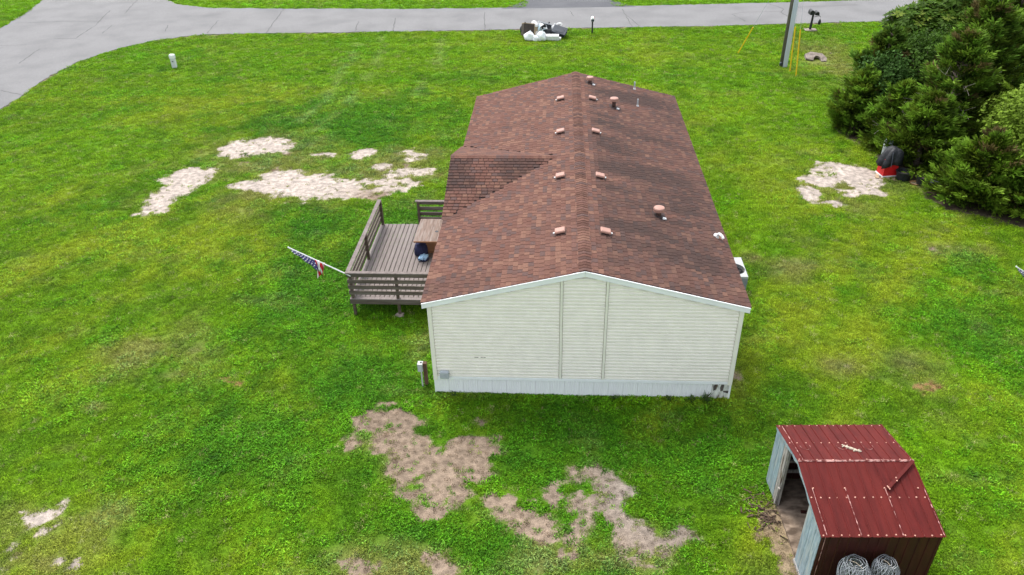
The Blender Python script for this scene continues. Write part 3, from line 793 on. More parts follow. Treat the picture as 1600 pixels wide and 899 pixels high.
def tabmesh(wd, col, bend=.0):
    mb = MB(); w2 = wd-.016; t = .019
    vs = [(0, -.02, .000), (w2, -.02, .000), (w2, EXP, .004), (0, EXP, .004), (0, -.02, .004), (w2, -.02, .004), (w2, EXP, t+.006), (0, EXP, t+.006)]
    mb.add(vs, [(4, 7, 6, 5), (7, 3, 2, 6), (4, 0, 3, 7), (5, 6, 2, 1)], col); return mb
def tone_of(seed_i, s):
    c = Vector(PAL[seed_i])
    d = Vector((.037, .026, .0235))
    return tuple(c.lerp(d, .82*s))
cache = {}
WID = (.16, .20, .25)
def slope_rows(D, y0, y1, seed):
    rr = random.Random(seed)
    nrow = int(D/EXP)
    for i in range(nrow+1):
        s = D - (i+1)*EXP + .02       # downslope start of the tab
        y = y0 - rr.uniform(0, .2)
        while y < y1:
            wk = rr.choice((0, 1, 1, 2)); wd = WID[wk]
            if y+wd > y0+.03 and y+.05 < y1:
                yield i, s, max(y, y0), min(y+wd, y1)-max(y, y0), wk if (y >= y0 and y+wd <= y1) else -1, rr
            y += wd
rest = MB(); tabs = []
Dm = math.hypot(XE, ZR-ZE) + .02
for sgn in (-1, 1):
    dv = Vector((sgn*XE, 0, ZE-ZR)).normalized(); av = Vector((0, 1, 0)); nv = Vector((sgn*(ZR-ZE), 0, XE)).normalized()
    # frame: x along the ridge, y downslope, z out
    for (i, s, y, wd, wk, rr) in slope_rows(Dm, y0-.005, y1, 20+sgn):
        if s < .02: continue
        o = Vector((0, y, ZR)) + dv*s
        cx = o.x + dv.x*EXP*.5; cy = y + wd/2
        if sgn < 0:
            zd = 3.99 - .305*abs(cy-7.5)
            if zd > zroof(cx) + .0 and cx < -.7: continue
        st = max(0, min(1, stain(cx, cy)))
        pi = rr.randrange(len(PAL)); si = int(st*4+.5 + rr.uniform(-.5, .5)); si = max(0, min(4, si))
        lift = rr.uniform(0, .004)
        tabs.append((cy - .02*abs(cx), sgn, o + nv*lift, dv, av, nv, wd, wk, pi, si, rr.uniform(-.008, .008)))
tabs.sort(key=lambda t: t[0])
single = 0
for (key, sgn, o, dv, av, nv, wd, wk, pi, si, jit) in tabs:
    oo = o + dv*jit
    col = tone_of(pi, si/4)
    if sgn > 0: M = basis(oo + av*wd, -av, dv, nv)
    else: M = basis(oo, av, dv, nv)
    # keep right-handed frames
    if M.to_3x3().determinant() < 0:
        M = basis(oo if sgn > 0 else oo + av*wd, av if sgn > 0 else -av, dv, nv)
    if single < 300 and wk >= 0 and key < 1.6:
        kk = (wk, pi, si)
        if kk not in cache: cache[kk] = tabmesh(WID[wk], col).mesh('shingle', M_['shingle'])
        inst('shingle', cache[kk], house, M); single += 1
    else:
        t = tabmesh(wd, col)
        rest.add([M @ Vector(p) for p in t.v], t.f, col)
o = rest.build('shingle', M_['shingle'], house); o['kind'] = 'stuff'
# ridge caps
def capmesh(l, hw, slope, col, seed):
    rr = random.Random(seed); mb = MB(); t = .012
    xs = [-hw, -hw*.45, -.03, 0.03, hw*.45, hw]; zz = [-slope*abs(x)+(.006 if abs(x) < .05 else 0) for x in xs]
    n = len(xs)
    vs = [(x, 0, z+.022) for x, z in zip(xs, zz)] + [(x, l, z+.008) for x, z in zip(xs, zz)] + [(x, 0, z+.022-t) for x, z in zip(xs, zz)]
    fs = [(i, i+1, n+i+1, n+i) for i in range(n-1)] + [(2*n+i, 2*n+i+1, i+1, i) for i in range(n-1)] + [(2*n, 0, n), (n-1, 2*n+n-1, 2*n-1)]
    mb.add(vs, fs, col); return mb.mesh('ridge_cap', M_['shingle'])
capm = [capmesh(.20, .165, SL, tuple(Vector(PAL[i % 8])*(.95 if i < 8 else .7)), i) for i in range(12)]
y = y0-.006; rr = random.Random(3); i = 0
while y < y1-.05:
    inst('ridge_cap', capm[rr.randrange(12)], house, Matrix.Translation((rr.uniform(-.006, .006), y, ZR+.012)) @ Matrix.Rotation(rr.uniform(-.02, .02), 4, 'Z'))
    y += .14
# dormer over the deck
ZD, YD, SD, XD = 3.99, 7.5, .305, -4.31
hd = (ZD-3.125)/SD
XB = -(ZR-ZD)/SL
db = MB()
A = [(XD, YD-hd, 3.12), (XD, YD, ZD-.004), (XD, YD+hd, 3.12), (XB, YD, ZD-.004), (-4.20, YD-hd, 3.12), (-4.20, YD+hd, 3.12)]
db.add(A, [(0, 3, 1)[::1], (1, 3, 2), (0, 1, 2), (0, 4, 3), (2, 3, 5)])
dorm = db.build('dormer', M_['roofdeck'], house)
mb = MB()
for s2 in (-1, 1):
    a = [(YD, ZD-.01), (YD+s2*(hd+.05), ZD-.01-SD*(hd+.05)), (YD+s2*(hd+.05), ZD-.16-SD*(hd+.05)), (YD, ZD-.16)]
    vs = [(XD+.03, p[0], p[1]-.03) for p in a] + [(XD+.06, p[0], p[1]-.03) for p in a]
    fs = [(3, 2, 1, 0), (4, 5, 6, 7), (1, 5, 4, 0), (2, 6, 5, 1), (3, 7, 6, 2), (0, 4, 7, 3)]
    mb.add(vs, fs)
mb.build('fascia', M_['fascia'], dorm)
mb = MB(); mb.box(XD+.06, -4.1, YD-2.6, YD+2.6, 3.0, 3.19); mb.build('gable_wall', M_['siding'], dorm)
dt = MB()
DD = math.hypot(hd, ZD-3.12)+.04
for s2 in (-1, 1):
    dv = Vector((0, s2*hd, 3.12-ZD)).normalized(); av = Vector((1, 0, 0)); nv = Vector((0, s2*(ZD-3.12), hd)).normalized()
    for (i, s, x, wd, wk, rr) in slope_rows(DD, XD-.03, XB+.1, 40+s2):
        if s < .02: continue
        o = Vector((x, YD, ZD)) + dv*s
        c = o + av*wd/2 + dv*EXP*.5
        if c.z < zroof(c.x) - .004: continue
        st = float(sstep(.44, .62, float(fbm(c.x*1.0, c.y*1.1, 500, 3))))*(.75 if s2 < 0 else .1)
        st = max(0, min(1, st + rr.uniform(-.15, .15)))
        col = tone_of(rr.randrange(len(PAL)), st)
        M = basis(o + nv*(.002+rr.uniform(0, .004)), av, dv, nv)
        if M.to_3x3().determinant() < 0: M = basis(o + av*wd + nv*(.002+rr.uniform(0, .004)), -av, dv, nv)
        t = tabmesh(wd, col); dt.add([M @ Vector(p) for p in t.v], t.f, col)
o = dt.build('shingle', M_['shingle'], dorm); o['kind'] = 'stuff'
capd = [capmesh(.20, .14, SD, PAL[i], 50+i) for i in range(8)]
x = XD-.02
while x < XB+.02:
    inst('ridge_cap', capd[rr.randrange(8)], dorm, basis((x, YD, ZD+.010), (0, -1, 0), (1, 0, 0), (0, 0, 1)))
    x += .14
# vents on the roof
M_['roofflange'] = mat('painted_flange', (.075,.04,.032), .8, .2, 20, .1)
def on_roof(x, y):
    s = 1 if x > 0 else -1
    dv = Vector((s*XE, 0, ZE-ZR)).normalized(); nv = Vector((s*(ZR-ZE), 0, XE)).normalized()
    return Vector((x, y, zroof(x)+.018)), dv, nv
def box_vent(x, y):
    o, dv, nv = on_roof(x, y)
    av = dv.cross(nv) * -1
    M = basis(o, dv, nv.cross(dv), nv)
    mb = MB(); mb.box(-.16, .17, -.15, .15, .055, .125, ch=.025); e = mb.build('box_vent', M_['ventpink'], house); e.matrix_local = M @ Matrix.Scale(.88, 4)
    mb = MB(); mb.box(-.20, .22, -.19, .19, 0, .010); mb.build('flange', M_['roofflange'], e)
    mb = MB(); mb.box(-.10, .12, -.10, .10, .01, .07); mb.build('throat', M_['black'], e)
    mb = MB(); mb.box(.185, .235, -.02, .03, .011, .05); mb.build('drip_clip', M_['lead'], e)
for vy in VENT_Y:
    box_vent(-.62, vy-.12); box_vent(.60, vy-.12)
def round_vent(x, y, h=.22, r=.17):
    o, dv, nv = on_roof(x, y)
    mb = MB(); mb.lathe([(r*.8, h-.06), (r, h-.05), (r, h+.03), (r*.9, h+.06), (r*.55, h+.075), (.02, h+.08)], n=20); e = mb.build('round_vent', M_['ventpink'], house); e.location = o
    mb = MB(); mb.lathe([(.075, -.04), (.075, h-.04)], n=14); mb.build('throat', M_['roofflange'], e, True)
    M = basis((0, 0, 0), dv, nv.cross(dv), nv)
    mb = MB(); mb.box(-.19, .20, -.19, .19, -.004, .008, M); mb.build('flange', M_['roofdeck'], e)
    mb = MB(); mb.box(.10, .20, -.24, -.16, .012, .05, M); mb.build('bracket', M_['lead'], e)
round_vent(.58, 15.0, .20, .15); round_vent(1.45, 12.75, .30, .17); round_vent(2.30, 4.05, .20, .17)
def pipe_vent(x, y, h, r=.04):
    o, dv, nv = on_roof(x, y)
    mb = MB(); mb.tube((0, 0, -.05), (0, 0, h), r, r, 10); e = mb.build('vent_pipe', M_['pipe'], house); e.location = o
    mb = MB(); mb.lathe([(r*1.9, -.02), (r*1.5, .03), (r*1.2, .06)], n=12); mb.build('boot', M_['lead'], e)
    M = basis((0, 0, 0), dv, nv.cross(dv), nv)
    mb = MB(); mb.box(-.07, .12, -.08, .08, -.006, .006, M); mb.build('flange', M_['roofflange'], e)
pipe_vent(2.49, 15.6, .32, .032); pipe_vent(2.45, 13.5, .30, .028)
# elbow pipe near the right eave
o, dv, nv = on_roof(3.98, 3.45)
mb = MB(); mb.path([(0, 0, -.03), (0, 0, .10), (.03, -.03, .15), (.09, -.13, .14), (.13, -.20, .08)], .042, 8); e = mb.build('elbow_pipe', M_['lead'], house); e.location = o
mb = MB(); mb.lathe([(.09, -.02), (.07, .03), (.05, .06)], c=(-.02, .12, 0), n=10); mb.build('boot', M_['lead'], e)
# cable box on the end wall
mb = MB(); mb.box(-.13, .13, -.10, 0, -.13, .13, ch=.03)
cb = e = mb.build('cable_box', M_['greymetal'], house); e.location = (-3.79, -.045, .76)
bv = cb.modifiers.new('bevel', 'BEVEL'); bv.width = .03; bv.segments = 2
mb = MB(); mb.box(-.10, .10, -.108, -.099, -.10, .08); mb.build('cover', M_['greymetal'], e)
# a scuff gouged in the siding
mb = MB()
for (a, b) in ((-2.93, -2.82), (-2.76, -2.70), (-2.68, -2.62)): mb.box(a, b, -.050, -.042, 1.335, 1.345)
mb.build('scuff', M_['darkwood'], house)

# ---------------------------------------------------------------- wooden deck on the left
DX0, DX1, DY0, DY1, DZ = -7.36, -4.16, 3.74, 8.86, .65
deck = thing('wooden_deck', 'weathered grey brown wooden deck with horizontal rail boards beside the house', 'deck', (DX0, DY0, 0))
def dk(mb, name, m, lab=None):
    for i, v in enumerate(mb.v): mb.v[i] = (v[0]-DX0, v[1]-DY0, v[2])
    o = mb.build(name, m, deck)
    return o
bw = .157; x = DX0+.165
rr = random.Random(9)
while x+bw < DX1:
    mb = MB(); ja = rr.uniform(-.012, .012); jb = rr.uniform(-.012, .012); jz = rr.uniform(-.003, .003)
    mb.box(x, x+bw-.021, DY0+.15+ja*.2, DY1+jb, DZ-.03+jz, DZ+jz, ch=.004)
    dk(mb, 'deck_board', M_['deckboard']); x += bw
mb = MB(); mb.box(DX0, DX0+.148, DY0+.148, DY1, DZ-.028, DZ+.003); dk(mb, 'deck_board', M_['deckboard'])
mb = MB(); mb.box(DX0, DX1, DY0, DY0+.142, DZ-.028, DZ+.003); dk(mb, 'deck_board', M_['deckboard'])
for (a, b, c, d, m) in ((DX0+.0, DX1, DY0+.0, DY0+.04, 'woodx'), (DX0, DX1, DY1-.06, DY1-.02, 'woodx')):
    mb = MB(); mb.box(a, b, c, d, DZ-.19, DZ-.033); dk(mb, 'rim_joist', M_[m])
mb = MB(); mb.box(DX0+.002, DX0+.04, DY0+.042, DY1-.062, DZ-.19, DZ-.033); dk(mb, 'rim_joist', M_['woody'])
for yy in np.arange(DY0+.5, DY1-.3, .6):
    mb = MB(); mb.box(DX0+.045, DX1, yy, yy+.04, DZ-.185, DZ-.034); dk(mb, 'joist', M_['woodx'])
RT = 1.65
def post(x, y, z0, z1, w_=.09):
    mb = MB(); mb.box(x-w_/2, x+w_/2, y-w_/2, y+w_/2, z0, z1); dk(mb, 'post', M_['wood'])
post(DX0+.09, DY0+.09, -.05, RT-.035); post(-5.80, DY0+.09, -.05, RT-.035)
post(DX0+.09, (DY0+DY1)/2-.05, -.05, RT-.035); post(DX0+.09, DY1-.07, -.05, RT-.035)
post(-5.86, DY1-.07, -.05, RT-.035); post(-4.3, DY0+.09, -.05, RT-.035); post(-4.3, DY1-.07, -.05, RT-.035)
# rails: front (facing the camera side), outer left, and the short far piece
def railset(p0, p1, axis, m):
    for z in (RT-.17, RT-.405, RT-.62, RT-.83):
        mb = MB(); h = .135 if z > 1.4 else .13
        if axis == 'x': mb.box(p0[0], p1[0], p0[1], p0[1]+.035, z, z+h)
        else: mb.box(p0[0], p0[0]+.035, p0[1], p1[1], z, z+h)
        dk(mb, 'rail_board', M_[m])
railset((DX0+.0, DY0+.008), (DX1, DY0+.008), 'x', 'woodx')
railset((DX0+.008, DY0+.046), (DX0+.008, DY1), 'y', 'woody')
railset((-5.91, DY1-.022), (DX1, DY1-.022), 'x', 'woodx')
M_['cap'] = mat('rail_cap', (.145,.120,.110), .85, .25, 6, .2, (1.5,1.5,1.5), c2=(.205,.178,.166), c2amt=(.48,.8), c2scale=1.6)
for (a, b, c, d) in ((DX0-.03, DX0+.80, DY0-.03, DY0+.112), (DX0+.802, DX1-.02, DY0-.026, DY0+.116), (DX0-.03, DX0+.112, DY0+.114, DY0+2.42), (DX0-.028, DX0+.114, DY0+2.424, DY1+.04), (-5.96, DX1-.02, DY1-.11, DY1+.03)):
    mb = MB(); mb.box(a, b, c, d, RT-.035, RT, ch=.004); dk(mb, 'rail_cap', M_['cap'])
mb = MB()
mb.blob((-5.80, DY0+.07, -.02), .15, .13, .07, 3, amp=.3)
dk(mb, 'footing', M_['concrete'])
# step on the far side
st = thing('deck_step', 'low dark step at the far open side of the deck', 'step', (-6.15, 9.08, 0))
mb = MB(); mb.box(-.33, .33, -.16, .16, .36, .40, ch=.006); mb.build('tread', M_['black'], st)
mb = MB(); mb.box(-.30, -.26, -.14, .14, -.02, .36); mb.build('stringer', M_['woodx'], st)
mb = MB(); mb.box(.26, .30, -.14, .14, -.02, .36); mb.build('stringer', M_['woodx'], st)
mb = MB(); mb.box(.31, .345, -.17, -.13, .37, .43); mb.build('edge_clip', M_['white'], st)
# table with a boarded stand under it
tb = thing('wooden_table', 'brown wooden table with boarded stand on the deck against the house', 'table', (-4.98, 7.05, DZ))
TY = .82
for i in range(5):
    mb = MB(); w5 = 1.28/5; mb.box(-.64+i*w5, -.64+(i+1)*w5-.004, -TY, TY, .715, .75+.001*(i % 2), ch=.004)
    mb.build('table_board', M_['tabletop'], tb)
mb = MB(); mb.box(-.645, .645, -TY-.022, -TY-.001, .70, .748); mb.build('edge_trim', M_['orangewood'], tb)
mb = MB(); mb.box(-.30, .30, -.42, -.38, .05, .70); mb.build('side_panel', M_['orangewood'], tb)
mb = MB(); mb.box(-.30, .30, .38, .42, .05, .70); mb.build('side_panel', M_['orangewood'], tb)
mb = MB(); mb.box(.26, .30, -.379, .379, .05, .70); mb.build('back_panel', M_['orangewood'], tb)
mb = MB(); mb.box(-.34, .34, -.62, .62, .002, .05); mb.build('foot_board', M_['tabletop'], tb)
mb = MB(); mb.lathe([(.06, .7515), (.06, .757), (.045, .757), (.02, .754)], c=(.06, -.12, 0), n=12); mb.build('cup_hole', M_['black'], tb)
# navy bag and pale blue bundle under the table's near end
bag = thing('cloth_bag', 'navy blue cloth bag on the deck under the table end', 'bag', (-5.46, 6.62, DZ+.012))
mb = MB(); mb.blob((0, 0, 0), .25, .27, .31, 4, 14, 10, .16, .55); mb.build('body', M_['navy'], bag, True)
mb = MB(); mb.path([(-.12, -.12, .40), (-.10, -.18, .47), (.02, -.20, .48), (.10, -.14, .41)], .018, 6); mb.build('handle', M_['navy'], bag)
bd = thing('towel_bundle', 'pale blue rolled towels on the deck below the navy bag', 'towels', (-5.34, 6.26, DZ+.006))
for i, (a, c, mm) in enumerate(((-.10, .0, 'paleblue'), (-.01, .03, 'paleblue'), (.08, .0, 'paleblue'))):
    mb = MB(); mb.path([(a-.03, -.16, .07), (a, -.06, .10+c), (a+.03, .06, .11+c), (a+.04, .16, .09)], [.045, .062, .06, .04], 8); mb.build('towel', M_[mm], bd, True)
mb = MB(); mb.blob((0, .0, 0), .2, .2, .07, 8, 10, 6, .12, .5); mb.build('liner', M_['navy'], bd, True)

# ---------------------------------------------------------------- flags
def make_flag(loc, label):
    f = thing('flag_on_pole', label, 'flag', loc, 0, None)
    T = Vector((-1.64, -.10, 1.0)); L_ = T.length; d = T.normalized()
    mb = MB(); mb.tube(d*-.16, T, .021, .018, 8); mb.lathe([(.022, -.01), (.026, .01), (.012, .03)], c=tuple(T), n=8); mb.build('pole', M_['white'], f)
    dn = Vector((0, -.15, -1)).normalized()
    # canton: hangs as a narrow fold along the upper pole, studded with stars
    def cant(t, s):
        # t 0 at tip .. 1 down the pole, s 0 at the pole .. 1 at the hem
        p = T - d*(.10 + t*.82)
        depth = .05 + .27*min(1, t*1.15)
        w_ = .025*math.sin(t*16+s*3) + .02*math.sin(s*8)
        return p + dn*depth*s + Vector((-.02*s, -.03*s + w_, 0)) + d*(-.10*s*t)
    mb = MB(); n, m = 14, 5; vs = [cant(i/n, j/m) for i in range(n+1) for j in range(m+1)]
    mb.add(vs, [(i*(m+1)+j, i*(m+1)+j+1, (i+1)*(m+1)+j+1, (i+1)*(m+1)+j) for i in range(n) for j in range(m)])
    cn = mb.build('canton', M_['flagblue'], f, True); so = cn.modifiers.new('cloth', 'SOLIDIFY'); so.thickness = .004
    mb = MB()
    for i in range(9):
        for j in range(4):
            t = (i+.5+.5*(j % 2))/9.8; s = (j+.55)/4.4
            c = cant(t, s); nrm = (cant(t+.01, s)-c).cross(cant(t, s+.01)-c).normalized()
            for sg in (1, -1):
                a = nrm.orthogonal().normalized(); b = nrm.cross(a); r = .031
                pts = [c + nrm*sg*.007 + (a*math.cos(q*math.pi/5+.3)+b*math.sin(q*math.pi/5+.3))*(r if q % 2 == 0 else r*.42) for q in range(10)]
                mb.add(pts + [c + nrm*sg*.007], [(q, (q+1) % 10, 10) for q in range(10)])
    mb.build('stars', M_['flagwhite'], cn)
    # hem and striped folds bunched at the lower end
    mb = MB(); mb.path([cant(1.0, 1.0), cant(1.0, .6)+Vector((.05, -.03, .03)), cant(1.0, .0)+Vector((.10, -.03, .02))], [.02, .028, .02], 6); mb.build('white_fold', M_['flagwhite'], f, True)
    nst = 7
    for k in range(nst):
        mb = MB(); vs = []; rows = 7
        for r_ in range(rows+1):
            q = r_/rows
            for e_ in (0, 1):
                u = (k+e_)/nst
                top = T - d*(.86+u*.34)
                l = .46 + .12*math.sin(u*5+1)
                p = top + dn*(q*l) + Vector(((u-.5)*-.10*q + .04*math.sin(u*9+q*3), -.05*math.sin(u*13) - .04*q*math.cos(u*11+q*4), 0))
                vs.append(p)
        mb.add(vs, [(2*i, 2*i+1, 2*i+3, 2*i+2) for i in range(rows)])
        s_ = mb.build('stripe', M_['flagred' if k % 2 == 0 else 'flagwhite'], f, True); so = s_.modifiers.new('cloth', 'SOLIDIFY'); so.thickness = .005
    return f
flag = make_flag((-7.36, 3.75, 1.60), 'drooping stars and stripes flag on white pole at the deck corner')
f2 = copy_tree(flag); f2.location = (15.62, 5.40, .20); f2['label'] = 'flag tip of white pole poking in at the right edge over the lawn'
flag['group'] = f2['group'] = 'small flags on white poles'

# ---------------------------------------------------------------- packaged air conditioner
ac = thing('air_conditioner', 'white topped air conditioner with round black fan grille beside the house', 'air conditioner', (4.98, 5.66, 0))
AW, AD, AH = .55, .62, .86
mb = MB(); mb.box(-AW-.08, AW+.08, -AD-.08, AD+.08, -.06, .05); mb.build('pad', M_['concrete'], ac)
mb = MB(); mb.box(-AW+.01, AW-.01, -AD+.01, AD-.01, .05, AH-.26); mb.build('cabinet', M_['acgrey'], ac)
for z in np.arange(.14, AH-.12, .055):
    mb = MB(); mb.box(-AW+.03, AW-.03, -AD-.004, -AD+.012, z, z+.03); mb.build('louver', M_['acgrey'], ac)
mb = MB()
vs = []; n = 28; cx, cy, r0 = .17, -.13, .36
ring_o = []
for i in range(n):
    t = 2*math.pi*i/n; c, s = math.cos(t), math.sin(t)
    k = 1e9
    if c > 1e-6: k = min(k, (AW-cx)/c)
    if c < -1e-6: k = min(k, (-AW-cx)/c)
    if s > 1e-6: k = min(k, (AD-cy)/s)
    if s < -1e-6: k = min(k, (-AD-cy)/s)
    ring_o.append((cx+k*c, cy+k*s))
for cxx, cyy in ((AW, AD), (AW, -AD), (-AW, AD), (-AW, -AD)):
    j = min(range(n), key=lambda i: math.dist(ring_o[i], (cxx, cyy))); ring_o[j] = (cxx, cyy)
vs = [(p[0], p[1], AH) for p in ring_o] + [(cx+r0*math.cos(2*math.pi*i/n), cy+r0*math.sin(2*math.pi*i/n), AH) for i in range(n)]
vs += [(p[0], p[1], AH-.06) for p in ring_o] + [(cx+r0*.97*math.cos(2*math.pi*i/n), cy+r0*.97*math.sin(2*math.pi*i/n), AH-.12) for i in range(n)]
fs = [(i, (i+1) % n, n+(i+1) % n, n+i) for i in range(n)] + [(2*n+i, 2*n+(i+1) % n, (i+1) % n, i) for i in range(n)] + [(n+i, n+(i+1) % n, 3*n+(i+1) % n, 3*n+i) for i in range(n)]
mb.add(vs, fs); mb.build('top_panel', M_['acwhite'], ac)
mb = MB(); mb.box(-AW+.012, AW-.012, -AD+.012, AD-.012, AH-.255, AH-.20); mb.build('fan_well', M_['black'], ac)
for (a, b, c, d) in ((-AW, AW, -AD, -AD+.02), (-AW, AW, AD-.02, AD), (-AW, -AW+.02, -AD+.021, AD-.021), (AW-.02, AW, -AD+.021, AD-.021)):
    mb = MB(); mb.box(a, b, c, d, AH-.30, AH-.061); mb.build('upper_band', M_['acgrey'], ac)
mb = MB()
for k in range(5): 
    t = 2*math.pi*k/5+.4
    a = Vector((cx, cy, AH-.11)); d = Vector((math.cos(t), math.sin(t), 0)); s = Vector((-d.y, d.x, 0))
    mb.add([a+d*.05-s*.04, a+d*.31-s*.10+Vector((0,0,.02)), a+d*.31+s*.08-Vector((0,0,.02)), a+d*.05+s*.04], [(0, 1, 2, 3)])
mb.lathe([(.07, -.12), (.07, -.07), (.03, -.06)], c=(cx, cy, AH), n=12); mb.build('fan', M_['black'], ac)
mb = MB()
for r_ in np.arange(.08, .36, .055):
    pts = [Vector((cx+r_*math.cos(2*math.pi*i/20), cy+r_*math.sin(2*math.pi*i/20), AH-.005)) for i in range(21)]
    mb.path(pts, .005, 4)
for k in range(4):
    t = math.pi*k/4; d = Vector((math.cos(t), math.sin(t), 0))*.35; mb.tube(Vector((cx, cy, AH-.01))-d, Vector((cx, cy, AH-.01))+d, .006, n=4)
mb.build('fan_grille', M_['black'], ac)
mb = MB(); mb.box(AW-.002, AW+.012, AD-.34, AD+.01, .2, AH-.005); mb.build('vent_guard', M_['black'], ac)

# ---------------------------------------------------------------- red metal shed
SHX, SHY, SRZ = 4.62, -6.12, R(2.2)
shed = thing('animal_shed', 'small open sided shed with dark red ribbed metal roof and pale wall panels', 'shed', (SHX, SHY, 0), SRZ)
SW, SD_, SYR = 2.36, 3.15, 1.70
ZF, ZT, ZK = 1.80, 2.10, 1.74
def zs(y): return ZF + (ZT-ZF)*y/SYR if y <= SYR else ZT + (ZK-ZT)*(y-SYR)/(SD_-SYR)
def ribbed(w_, p0, ev, nv, L_, ribs, name, m, parent, ex=Vector((1, 0, 0))):
    """a metal sheet with raised ribs; p0 corner, ex across, ev along the ribs, nv out"""
    xs = []
    pitch = w_/ribs
    for i in range(ribs):
        a = i*pitch
        xs += [(a+(0 if i else 0), 0)] if i == 0 else []
        xs += [(a+pitch*.76, 0), (a+pitch*.82, .016), (a+pitch*.92, .016), (a+pitch*.98, 0)]
    xs.append((w_-.001, 0))
    mb = MB(); vs = []
    for (x, h) in xs: vs += [p0+ex*x+nv*h, p0+ex*x+ev*L_+nv*h]
    mb.add(vs, [(2*i, 2*i+2, 2*i+3, 2*i+1) for i in range(len(xs)-1)])
    o = mb.build(name, m, parent)
    so = o.modifiers.new('sheet', 'SOLIDIFY'); so.thickness = .006; so.offset = -1
    return o
X1 = Vector((1, 0, 0))
scr = MB(); ribline = MB()
for (ya, za, yb, zb, tag_) in ((-.06, ZF-.01, SYR, ZT, 'front'), (SD_+.06, ZK-.015, SYR, ZT, 'back')):
    p0 = Vector((-.05, ya, za+.02)); p1 = Vector((-.05, yb, zb+.02)); ev = (p1-p0); L_ = ev.length; ev.normalize()
    nv = X1.cross(ev).normalized()
    if nv.z < 0: nv = -nv
    for k in range(3):
        o = ribbed(.82, p0+X1*(k*.82), ev, nv, L_, 4, 'roof_panel', M_['redmetal'], shed)
    # pale screw heads in rows
    for fr in ((.025, .50, .62) if tag_ == 'front' else (.03, .52, .97)):
        for i in range(14):
            if fr == .62 and i not in (0, 4, 8, 12): continue
            if fr == .97 and i % 2: continue
            xx = .06 + i*.178 + U(-.012, .012); p = p0 + X1*xx + ev*(L_*fr + U(-.01, .01)) + nv*.004
            if fr == .62: p = p0 + X1*([.14, .79, 1.61, 2.3][i//4]) + ev*(L_*fr) + nv*.018
            scr.tube(p-nv*.004, p+nv*.010, .019, .013, 7)
    for i in range(4):
        xx = [.12, .80, 1.62, 2.42][i]
        wv = .020
        f0, f1 = ((.02, .62) if tag_ == 'front' else (.05, 1.0))
        nseg = 14
        for s_ in range(nseg):
            if random.random() < .10: continue
            a = p0 + X1*(xx-.8*.0) + ev*(L_*(f0+(f1-f0)*s_/nseg)) + nv*.0185; b = p0 + X1*xx + ev*(L_*(f0+(f1-f0)*(s_+1)/nseg)) + nv*.0185
            ww = wv*random.uniform(.4, 1.0)
            ribline.add([a-X1*ww*.5, a+X1*ww*.5, b+X1*ww*.5, b-X1*ww*.5], [(0, 1, 2, 3)])
    if tag_ == 'back':
        for cxx in (.35, 1.15, 1.72):
            c = p0 + X1*cxx + ev*(L_*.62) + nv*.021
            pts = [c + X1*(.11*math.cos(t)) + ev*(.16*math.sin(t)) for t in np.linspace(-.2, 3.2, 9)]
            ribline.path(pts, .0035, 4)
o = scr.build('screw_head', M_['screw'], shed); o['kind'] = 'stuff'
o = ribline.build('worn_rib_edge', M_['scratch'], shed); o['kind'] = 'stuff'
mb = MB(); vs = []; rr = random.Random(4)
for i in range(25):
    x = -.05+i*2.46/24; w0 = .028+rr.uniform(-.006, .006)
    vs += [(x, SYR-w0, ZT+.028), (x, SYR, ZT+.046), (x, SYR+w0, ZT+.028)]
mb.add(vs, [(3*i+k, 3*i+3+k, 3*i+4+k, 3*i+1+k) for i in range(24) for k in (0, 1)])
mb.build('ridge_strip', M_['scratch'], shed)
# front wall (faces the camera) and right wall: dark red ribbed sheets; back wall
for k in range(3):
    ribbed(SW/3, Vector((k*SW/3, 0, .02)), Vector((0, 0, 1)), Vector((0, -1, 0)), ZF-.02, 4, 'wall_panel', M_['redmetal_shade'], shed)
mb = MB(); mb.box(-.012, .04, -.020, -.003, .0, ZF-.02); mb.build('corner_flashing', M_['redmetal_shade'], shed)
mb = MB(); mb.box(.055, .066, -.026, -.019, .0, ZF-.03); mb.build('worn_edge', M_['scratch'], shed)
def sidewall(x, y0_, y1_, m, name, nb, out=-1, zb=.03, zlo=None):
    wdt = (y1_-y0_)/nb
    for i in range(nb):
        a, b = y0_+i*wdt, y0_+(i+1)*wdt-.012
        mb = MB(); t0, t1 = x+out*.022, x
        xa, xb = min(t0, t1), max(t0, t1)
        jz = random.uniform(-.03, .03)
        za, zb_ = zs(a)-.03, zs(b)-.03
        if zlo is not None: lo = (zlo, zlo)
        else: lo = (zb+jz, zb+jz)
        vs = [(xa, a, lo[0]), (xb, a, lo[0]), (xb, b, lo[1]), (xa, b, lo[1]), (xa, a, za), (xb, a, za), (xb, b, zb_), (xa, b, zb_)]
        mb.add(vs, [(3, 2, 1, 0), (4, 5, 6, 7), (0, 1, 5, 4), (1, 2, 6, 5), (2, 3, 7, 6), (3, 0, 4, 7)])
        mb.build(name, M_[m], shed)
sidewall(0, .0, .78, 'galv', 'side_panel', 3)
sidewall(0, 2.58, 3.15, 'galv', 'side_panel', 2)
sidewall(0, 2.34, 2.57, 'oldboard', 'side_board', 2)
sidewall(SW, .0, 3.15, 'redmetal_shade', 'side_panel', 8, 1)
